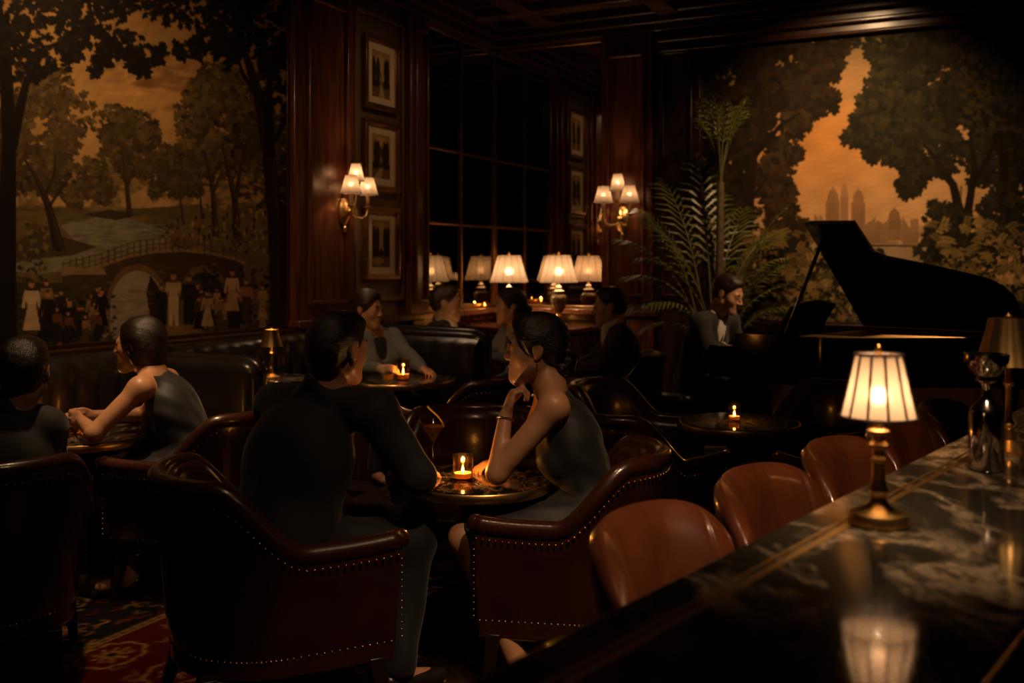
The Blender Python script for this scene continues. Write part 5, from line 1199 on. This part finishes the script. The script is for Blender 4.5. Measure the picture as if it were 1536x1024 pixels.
MB().box((.105,-.62,.955),(.05,.66,.02)).build('desk_ledge', M['piano'], r, bev=.004)
for x,y in ((.10,-.16),(.10,-1.14),(1.42,-.30)):
    MB().lathe([(.055,.62),(.055,.55),(.04,.50),(.05,.40),(.032,.14),(.04,.10),(.03,.07),(.022,.05),(.022,0)],20,(x,y,0)).build('leg', M['piano'], r)
mb = MB(); mb.box((.20,-.65,.12),(.10,.26,.05)); mb.tube([(.20,-.57,.12),(.24,-.57,.63)],.012); mb.tube([(.20,-.73,.12),(.24,-.73,.63)],.012); ly = mb.build('pedal_lyre', M['piano'], r)
for k in (-1,0,1): MB().box((.11,-.65+k*.06,.07),(.14,.03,.014)).build('pedal', M['brass'], ly, bev=.004)
def pw(x, y, z): v = Matrix.Rotation(PA,3,'Z')@Vector((x,y,0)); return (PO[0]+v.x,PO[1]+v.y,z)
r = thing('piano_bench', 'black padded piano bench under the pianist', 'bench', pw(-.50,-1.06,0), PA)
rows = [[(.19*s*math.copysign(abs(math.cos(a))**.35,math.cos(a)),.34*s*math.copysign(abs(math.sin(a))**.35,math.sin(a)),z) for a in np.linspace(0,2*PI,40,endpoint=False)] for s,z in ((.97,.40),(1,.42),(1,.465),(.95,.485),(.6,.492))]
MB().loft(rows).build('cushion', M['black_leather'], r, angle=60); MB().box((0,0,.375),(.34,.62,.06)).build('frame', M['piano'], r, bev=.006)
for sx in (-1,1):
    for sy in (-1,1): MB().lathe([(.014,0),(.026,.34),(.026,.36)],12,(sx*.14,sy*.27,0)).build('leg', M['piano'], r)
# ------------------------------------------------------------------ potted palm
rg = random.Random(21); PX, PY = 1.60, 7.85
r = thing('potted_palm', 'tall potted palm with arching fronds in the dark corner behind the pianist', 'plant', (PX,PY,0), 0)
MB().lathe([(.15,0),(.16,.02),(.20,.30),(.215,.40),(.225,.42),(.20,.43),(.19,.40),(0,.39)],36).build('pot', M['pot'], r)
def frond(base, a, L, rise, droop, n=26, wd=.20, up=0.0):
    st = MB(); lf = MB(); pts = []
    for i in range(n+1):
        f = i/n; h = L*f; hx = h*(.18+.82*f)*(1-up); z = rise*(f-.0)-droop*f*f*f
        pts.append((base[0]+math.cos(a)*hx*.62, base[1]+math.sin(a)*hx*.62, base[2]+z))
    st.tube(pts,[.010*(1-.75*i/n)+.0015 for i in range(n+1)],6)
    k0 = int(n*.52)
    for i in range(k0,n+1):
        p = Vector(pts[i]); t = (Vector(pts[min(i+1,n)])-Vector(pts[i-1])).normalized(); side = t.cross(Vector((0,0,1)))
        side = side.normalized() if side.length > .05 else Vector((-math.sin(a),math.cos(a),0))
        g = (i-k0)/(n-k0); l = wd*(math.sin(PI*(.12+.80*g))**.8)*1.5*rg.uniform(.85,1.1)
        for sg in (-1,1):
            d = (side*sg*.8+t*.75+Vector((0,0,-.10))).normalized(); w = t.cross(d).cross(d).normalized()*.011
            q1 = p+d*l*.45+Vector((0,0,.012)); q2 = p+d*l+Vector((0,0,-.20*l))
            lf.add([p-w*.4,p+w*.4,q1+w,q1-w,q2],[(0,1,2,3),(3,2,4)])
    for m_ in (st,lf):
        for i,v in enumerate(m_.v):
            x, y = v[0]+PX, v[1]+PY; t = -((x-K[0])*U[0]+(y-K[1])*U[1])
            if t < .09: q = .09-t; x -= U[0]*q; y -= U[1]*q
            q = (x-2.42)*.7071-(y-7.66)*.7071+.26
            if q > 0 and v[2] < 1.9: x -= q*.7071; y += q*.7071
            m_.v[i] = (x-PX, y-PY, v[2])
    return st, lf
specs = [(2.9,1.15,1.75,.55),(2.3,1.0,1.9,.45),(.5,.95,1.75,.5),(-.3,1.0,1.6,.55),(1.2,1.0,1.95,.35),(2.6,1.2,1.5,.6),(3.3,1.1,1.6,.55),(2.0,.9,2.05,.35),(.3,1.10,1.5,.5),(-.2,1.15,1.35,.5),(.9,.9,1.85,.4),(3.1,1.25,1.3,.65),(2.7,.95,1.75,.4),(3.4,1.05,1.2,.5),(1.5,.8,2.1,.2),(-.1,.8,1.85,.4),(.1,.85,1.1,.45),(3.0,.9,1.0,.5)]
for a,L,ri,dr in specs:
    b = (rg.uniform(-.07,.07),rg.uniform(-.07,.07),.39); st,lf = frond(b,a+rg.uniform(-.2,.2),L,ri,dr)
    s_ = st.build('stem', M['stem'], r, angle=180); lf.build('leaflets', M['leaf'], s_, smooth=False)
MB().tube([(.03,.06,.39),(.04,.07,1.0),(.05,.08,1.6),(.055,.085,2.05)],[.035,.03,.03,.028],10).build('trunk', M['bark'], r)
for k in range(9):
    st,lf = frond((.055,.085,2.0),k*2.4,.42+.1*rg.random(),.62+.2*rg.random(),.10,16,.13,.35); s_ = st.build('stem', M['stem'], r, angle=180); lf.build('leaflets', M['leaf'], s_, smooth=False)
# ------------------------------------------------------------------ people
flat = (.3,.35,.4,.45); fist = (1.0,1.05,1.1,1.15)
FV = .0048
person('man in navy suit with slicked black hair, leaning to the middle table', dict(
    hip=(-.735,3.21,.52), chest=(-.69,3.25,.79), neck=(-.63,3.29,.970), head=(-.572,3.325,1.118), look=(.60,.80,-.05), up=(.05,.05,1),
    shr=(-.435,3.225,.915), shl=(-.805,3.405,.915), elr=(-.305,3.21,.72), wrr=(-.318,3.40,.695), ell=(-.84,3.62,.68), wrl=(-.70,3.60,.60),
    hr=((.05,1,-.02),(0,0,-1),(.6,.7,.75,.8)), hl=((.8,-.6,-.1),(0,0,-1),flat),
    knr=(-.33,3.34,.47), knl=(-.35,3.58,.47), anr=(-.37,3.25,.09), anl=(-.39,3.66,.09)), 'suit', vox=FV, hair='hair', cloth='suit', hair_style='slick', skin='skin_b')
wr, HRw, Jw, Ow = person('woman in sleeveless black dress with a bun, resting her chin on her hand', dict(
    hip=(.275,3.45,.52), chest=(.205,3.455,.79), neck=(.135,3.46,.965), head=(.078,3.472,1.108), look=(-1,.03,-.05), up=(-.08,0,1),
    shl=(.140,3.315,.925), shr=(.135,3.615,.925), ell=(-.050,3.335,.704), wrl=(-.022,3.405,.885), elr=(.05,3.70,.72), wrr=(-.015,3.56,.692),
    hl=((.28,.22,.9),(1,.25,-.25),(.95,1.0,1.05,1.1)), hr=((-.9,-.15,0),(0,0,-1),(.6,.65,.7,.75)),
    knl=(-.15,3.285,.50), knr=(-.06,3.64,.48), anl=(.03,3.20,.10), anr=(.06,3.70,.10)), 'dress', True, vox=FV, skin='skin_b', hair='hair', hair_style='bun')
mb = MB()
for s in (-1,1):
    p = HRw@V(s*.079,-.008,-.042)+Jw['head']-np.array(Ow)
    for k in range(4): mb.ball(tuple(p-np.array((0,0,.0085*k))),(.0032,.0032,.0045),8,6)
mb.build('earring', M['earring'], wr, angle=180)
w, e = Jw['wrl'], Jw['ell']; ax = unit(w-e); c = w-ax*.012-np.array(Ow); x = unit(np.cross(ax,(0,0,1))); y = np.cross(ax,x)
mb = MB(); mb.tube([tuple(c+(x*math.cos(a)+y*math.sin(a))*.030) for a in np.linspace(0,2*PI,30,endpoint=False)],.0024,6,closed=True); mb.build('bracelet', M['earring'], wr, angle=180)
person('man in dark suit with short black hair at the left edge, seen from behind', dict(
    hip=(-1.775,3.36,.50), chest=(-1.73,3.37,.74), neck=(-1.70,3.40,.885), head=(-1.672,3.43,1.03), look=(-.22,1,-.02), up=(0,.05,1),
    shr=(-1.60,3.43,.835), shl=(-1.89,3.38,.835), elr=(-1.715,3.70,.70), wrr=(-1.85,3.94,.70), ell=(-1.98,3.66,.70), wrl=(-2.0,3.92,.70),
    hr=((-.3,1,0),(0,0,-1),flat), hl=((.1,1,0),(0,0,-1),flat), knr=(-1.78,3.80,.47), knl=(-1.98,3.74,.47), anr=(-1.84,3.86,.09), anl=(-2.06,3.82,.09)), 'suit', vox=.006, hair='hair', cloth='suit_c')
person('woman in sleeveless black dress with shoulder-length hair, hands clasped beside a candle', dict(
    hip=(-1.38,4.38,.52), chest=(-1.475,4.37,.765), neck=(-1.56,4.36,.915), head=(-1.632,4.365,1.05), look=(-1,.0,-.06), up=(-.08,0,1),
    shl=(-1.565,4.205,.875), shr=(-1.555,4.515,.875), ell=(-1.72,4.115,.705), wrl=(-1.86,4.32,.725), elr=(-1.69,4.62,.705), wrr=(-1.87,4.46,.725),
    hl=((-.6,.45,.05),(.3,.8,-.25),(.7,.75,.8,.85)), hr=((-.6,-.45,.1),(.3,-.8,-.2),(.5,.55,.6,.65)),
    knl=(-1.74,4.24,.48), knr=(-1.72,4.53,.48), anl=(-1.60,4.20,.10), anr=(-1.58,4.53,.10)), 'dress', True, vox=.006, skin='skin_b', hair='hair_b', hair_style='long')
person('pianist in dark suit with white collar and tie, head bowed over the piano keys', dict(
    hip=(1.345,7.25,.55), chest=(1.395,7.20,.86), neck=(1.455,7.14,1.045), head=(1.53,7.065,1.19), look=(.72,-.62,-.40), up=(.2,-.2,1),
    shr=(1.315,7.015,.985), shl=(1.585,7.275,.985), elr=(1.385,6.955,.76), wrr=(1.495,7.095,.82), ell=(1.66,7.33,.77), wrl=(1.73,7.375,.82),
    hr=((.7,-.5,-.12),(0,0,-1),flat), hl=((.7,-.7,-.12),(0,0,-1),flat), knr=(1.58,6.88,.49), knl=(1.74,7.04,.49), anr=(1.62,6.80,.09), anl=(1.80,6.98,.09)), 'suit', vox=.007, hs=1.10, hair='hair_b', cloth='suit_c', shirt=True, tie=True)
person('woman in grey cardigan seated in the black booth, reaching towards the candle', dict(
    hip=(-.915,6.66,.54), chest=(-.92,6.665,.80), neck=(-.935,6.635,.955), head=(-.955,6.60,1.105), look=(.92,-.35,-.12), up=(.0,0,1),
    shr=(-1.06,6.55,.905), shl=(-.81,6.74,.905), elr=(-.97,6.26,.75), wrr=(-.80,6.05,.77), ell=(-.62,6.55,.74), wrl=(-.56,6.33,.735),
    hr=((1,-.25,0),(0,.5,-.6),(.6,.7,.75,.8)), hl=((.4,-.9,0),(0,0,-1),flat), knr=(-.80,6.32,.50), knl=(-.62,6.44,.50), anr=(-.86,6.34,.10), anl=(-.55,6.47,.10)), 'cardigan', True, vox=.008, hs=1.06, hair='hair_c', hair_style='bun', cloth='grey_cloth')
person('man in dark suit with white collar facing right before the smoked mirror', dict(
    hip=(-.545,7.545,.50), chest=(-.535,7.53,.78), neck=(-.52,7.52,.955), head=(-.485,7.51,1.105), look=(1,-.12,-.08), up=(0,0,1),
    shr=(-.56,7.33,.90), shl=(-.47,7.70,.90), elr=(-.45,7.25,.74), wrr=(-.36,7.36,.745), ell=(-.36,7.72,.74), wrl=(-.34,7.52,.735),
    hr=((.5,.8,0),(0,0,-1),flat), hl=((.8,-.6,0),(0,0,-1),flat), knr=(-.60,7.26,.47), knl=(-.27,7.36,.47), anr=(-.62,7.30,.09), anl=(-.22,7.40,.09)), 'suit', vox=.008, hs=1.12, hair='hair_c', cloth='suit_c', shirt=True)
person('woman in grey-blue cardigan with dark hair in profile below the corner lamp', dict(
    hip=(.075,7.60,.50), chest=(.06,7.58,.78), neck=(.025,7.55,.93), head=(-.02,7.53,1.085), look=(-1,-.22,-.08), up=(0,0,1),
    shr=(-.03,7.70,.885), shl=(.075,7.39,.885), ell=(.02,7.24,.70), wrl=(-.15,7.20,.735), elr=(-.16,7.62,.72), wrr=(-.26,7.42,.735),
    hl=((-1,.1,0),(0,0,-1),flat), hr=((-.5,-.8,0),(0,0,-1),flat), knl=(-.04,7.20,.48), knr=(-.18,7.26,.48), anl=(.0,7.18,.10), anr=(-.17,7.30,.10)), 'cardigan', True, vox=.008, hs=1.12, hair='hair_b', hair_style='bun', cloth='grey_cloth')
person('man in black suit facing left at the end of the lamp-lit console', dict(
    hip=(.775,7.04,.52), chest=(.765,7.05,.80), neck=(.735,7.055,.95), head=(.685,7.06,1.10), look=(-1,.05,-.12), up=(0,0,1),
    shl=(.755,6.86,.895), shr=(.755,7.25,.895), ell=(.60,6.84,.70), wrl=(.43,6.95,.66), elr=(.60,7.27,.70), wrr=(.43,7.18,.66),
    hl=((-1,.3,-.2),(0,0,-1),flat), hr=((-1,-.3,-.2),(0,0,-1),flat), knl=(.38,6.98,.50), knr=(.38,7.16,.50), anl=(.33,6.97,.09), anr=(.33,7.17,.09)), 'suit', vox=.008, hs=1.12, hair='hair', cloth='suit_c', shirt=True)
# ------------------------------------------------------------------ lights, air, camera
spot((-1.55,4.25,CZ-.06),(-2.0,5.6,1.5),400,105,1.0,(1,.60,.30),.10)
spot((2.2,6.7,CZ-.06),(2.65,7.95,1.85),180,95,1.0,(1,.60,.30),.10)
spot((.72,1.15,CZ-.06),(.55,2.3,.9),230,46,1.0,(1,.62,.34),.08)
spot((-.3,2.2,CZ-.06),(-.6,3.3,.7),24,80,1.0,(1,.60,.32),.08)
spot((3.2,5.2,CZ-.06),(1.5,7.06,1.14),270,16,1.0,(1,.60,.30),.08)
spot((*room(1.5,2.1)[:2],CZ-.15),room(0,1.9,2.0),14,80,1.0,(1,.60,.30),.08)
spot((-1.35,3.65,CZ-.06),(-1.42,3.85,0),170,34,1.0,(1,.60,.30),.06)
wd = bpy.data.worlds.new('night'); SC.world = wd; wd.use_nodes = True
bgn = wd.node_tree.nodes['Background']; bgn.inputs[0].default_value = (1,.62,.35,1); bgn.inputs[1].default_value = .0015
cd = bpy.data.cameras.new('camera'); cam = bpy.data.objects.new('camera', cd); C.objects.link(cam); SC.camera = cam
cam.location = (0,0,EYE); cam.rotation_euler = (PI/2,0,0)
cd.sensor_width = 36; cd.lens = 36*1500/1536; cd.shift_y = -116/1536; cd.clip_start = .05; cd.clip_end = 60
cd.dof.use_dof = True; cd.dof.focus_distance = 3.35; cd.dof.aperture_fstop = 3.0
SC.view_settings.view_transform = 'Standard'; SC.view_settings.look = 'None'; SC.view_settings.exposure = .3; SC.view_settings.gamma = 1; SC.view_settings.use_curve_mapping = False
SC.cycles.use_denoising = True; SC.cycles.max_bounces = 10; SC.cycles.diffuse_bounces = 3; SC.cycles.glossy_bounces = 5; SC.cycles.transparent_max_bounces = 16; SC.cycles.transmission_bounces = 5; SC.cycles.caustics_reflective = False; SC.cycles.caustics_refractive = False; SC.cycles.sample_clamp_indirect = 4.0
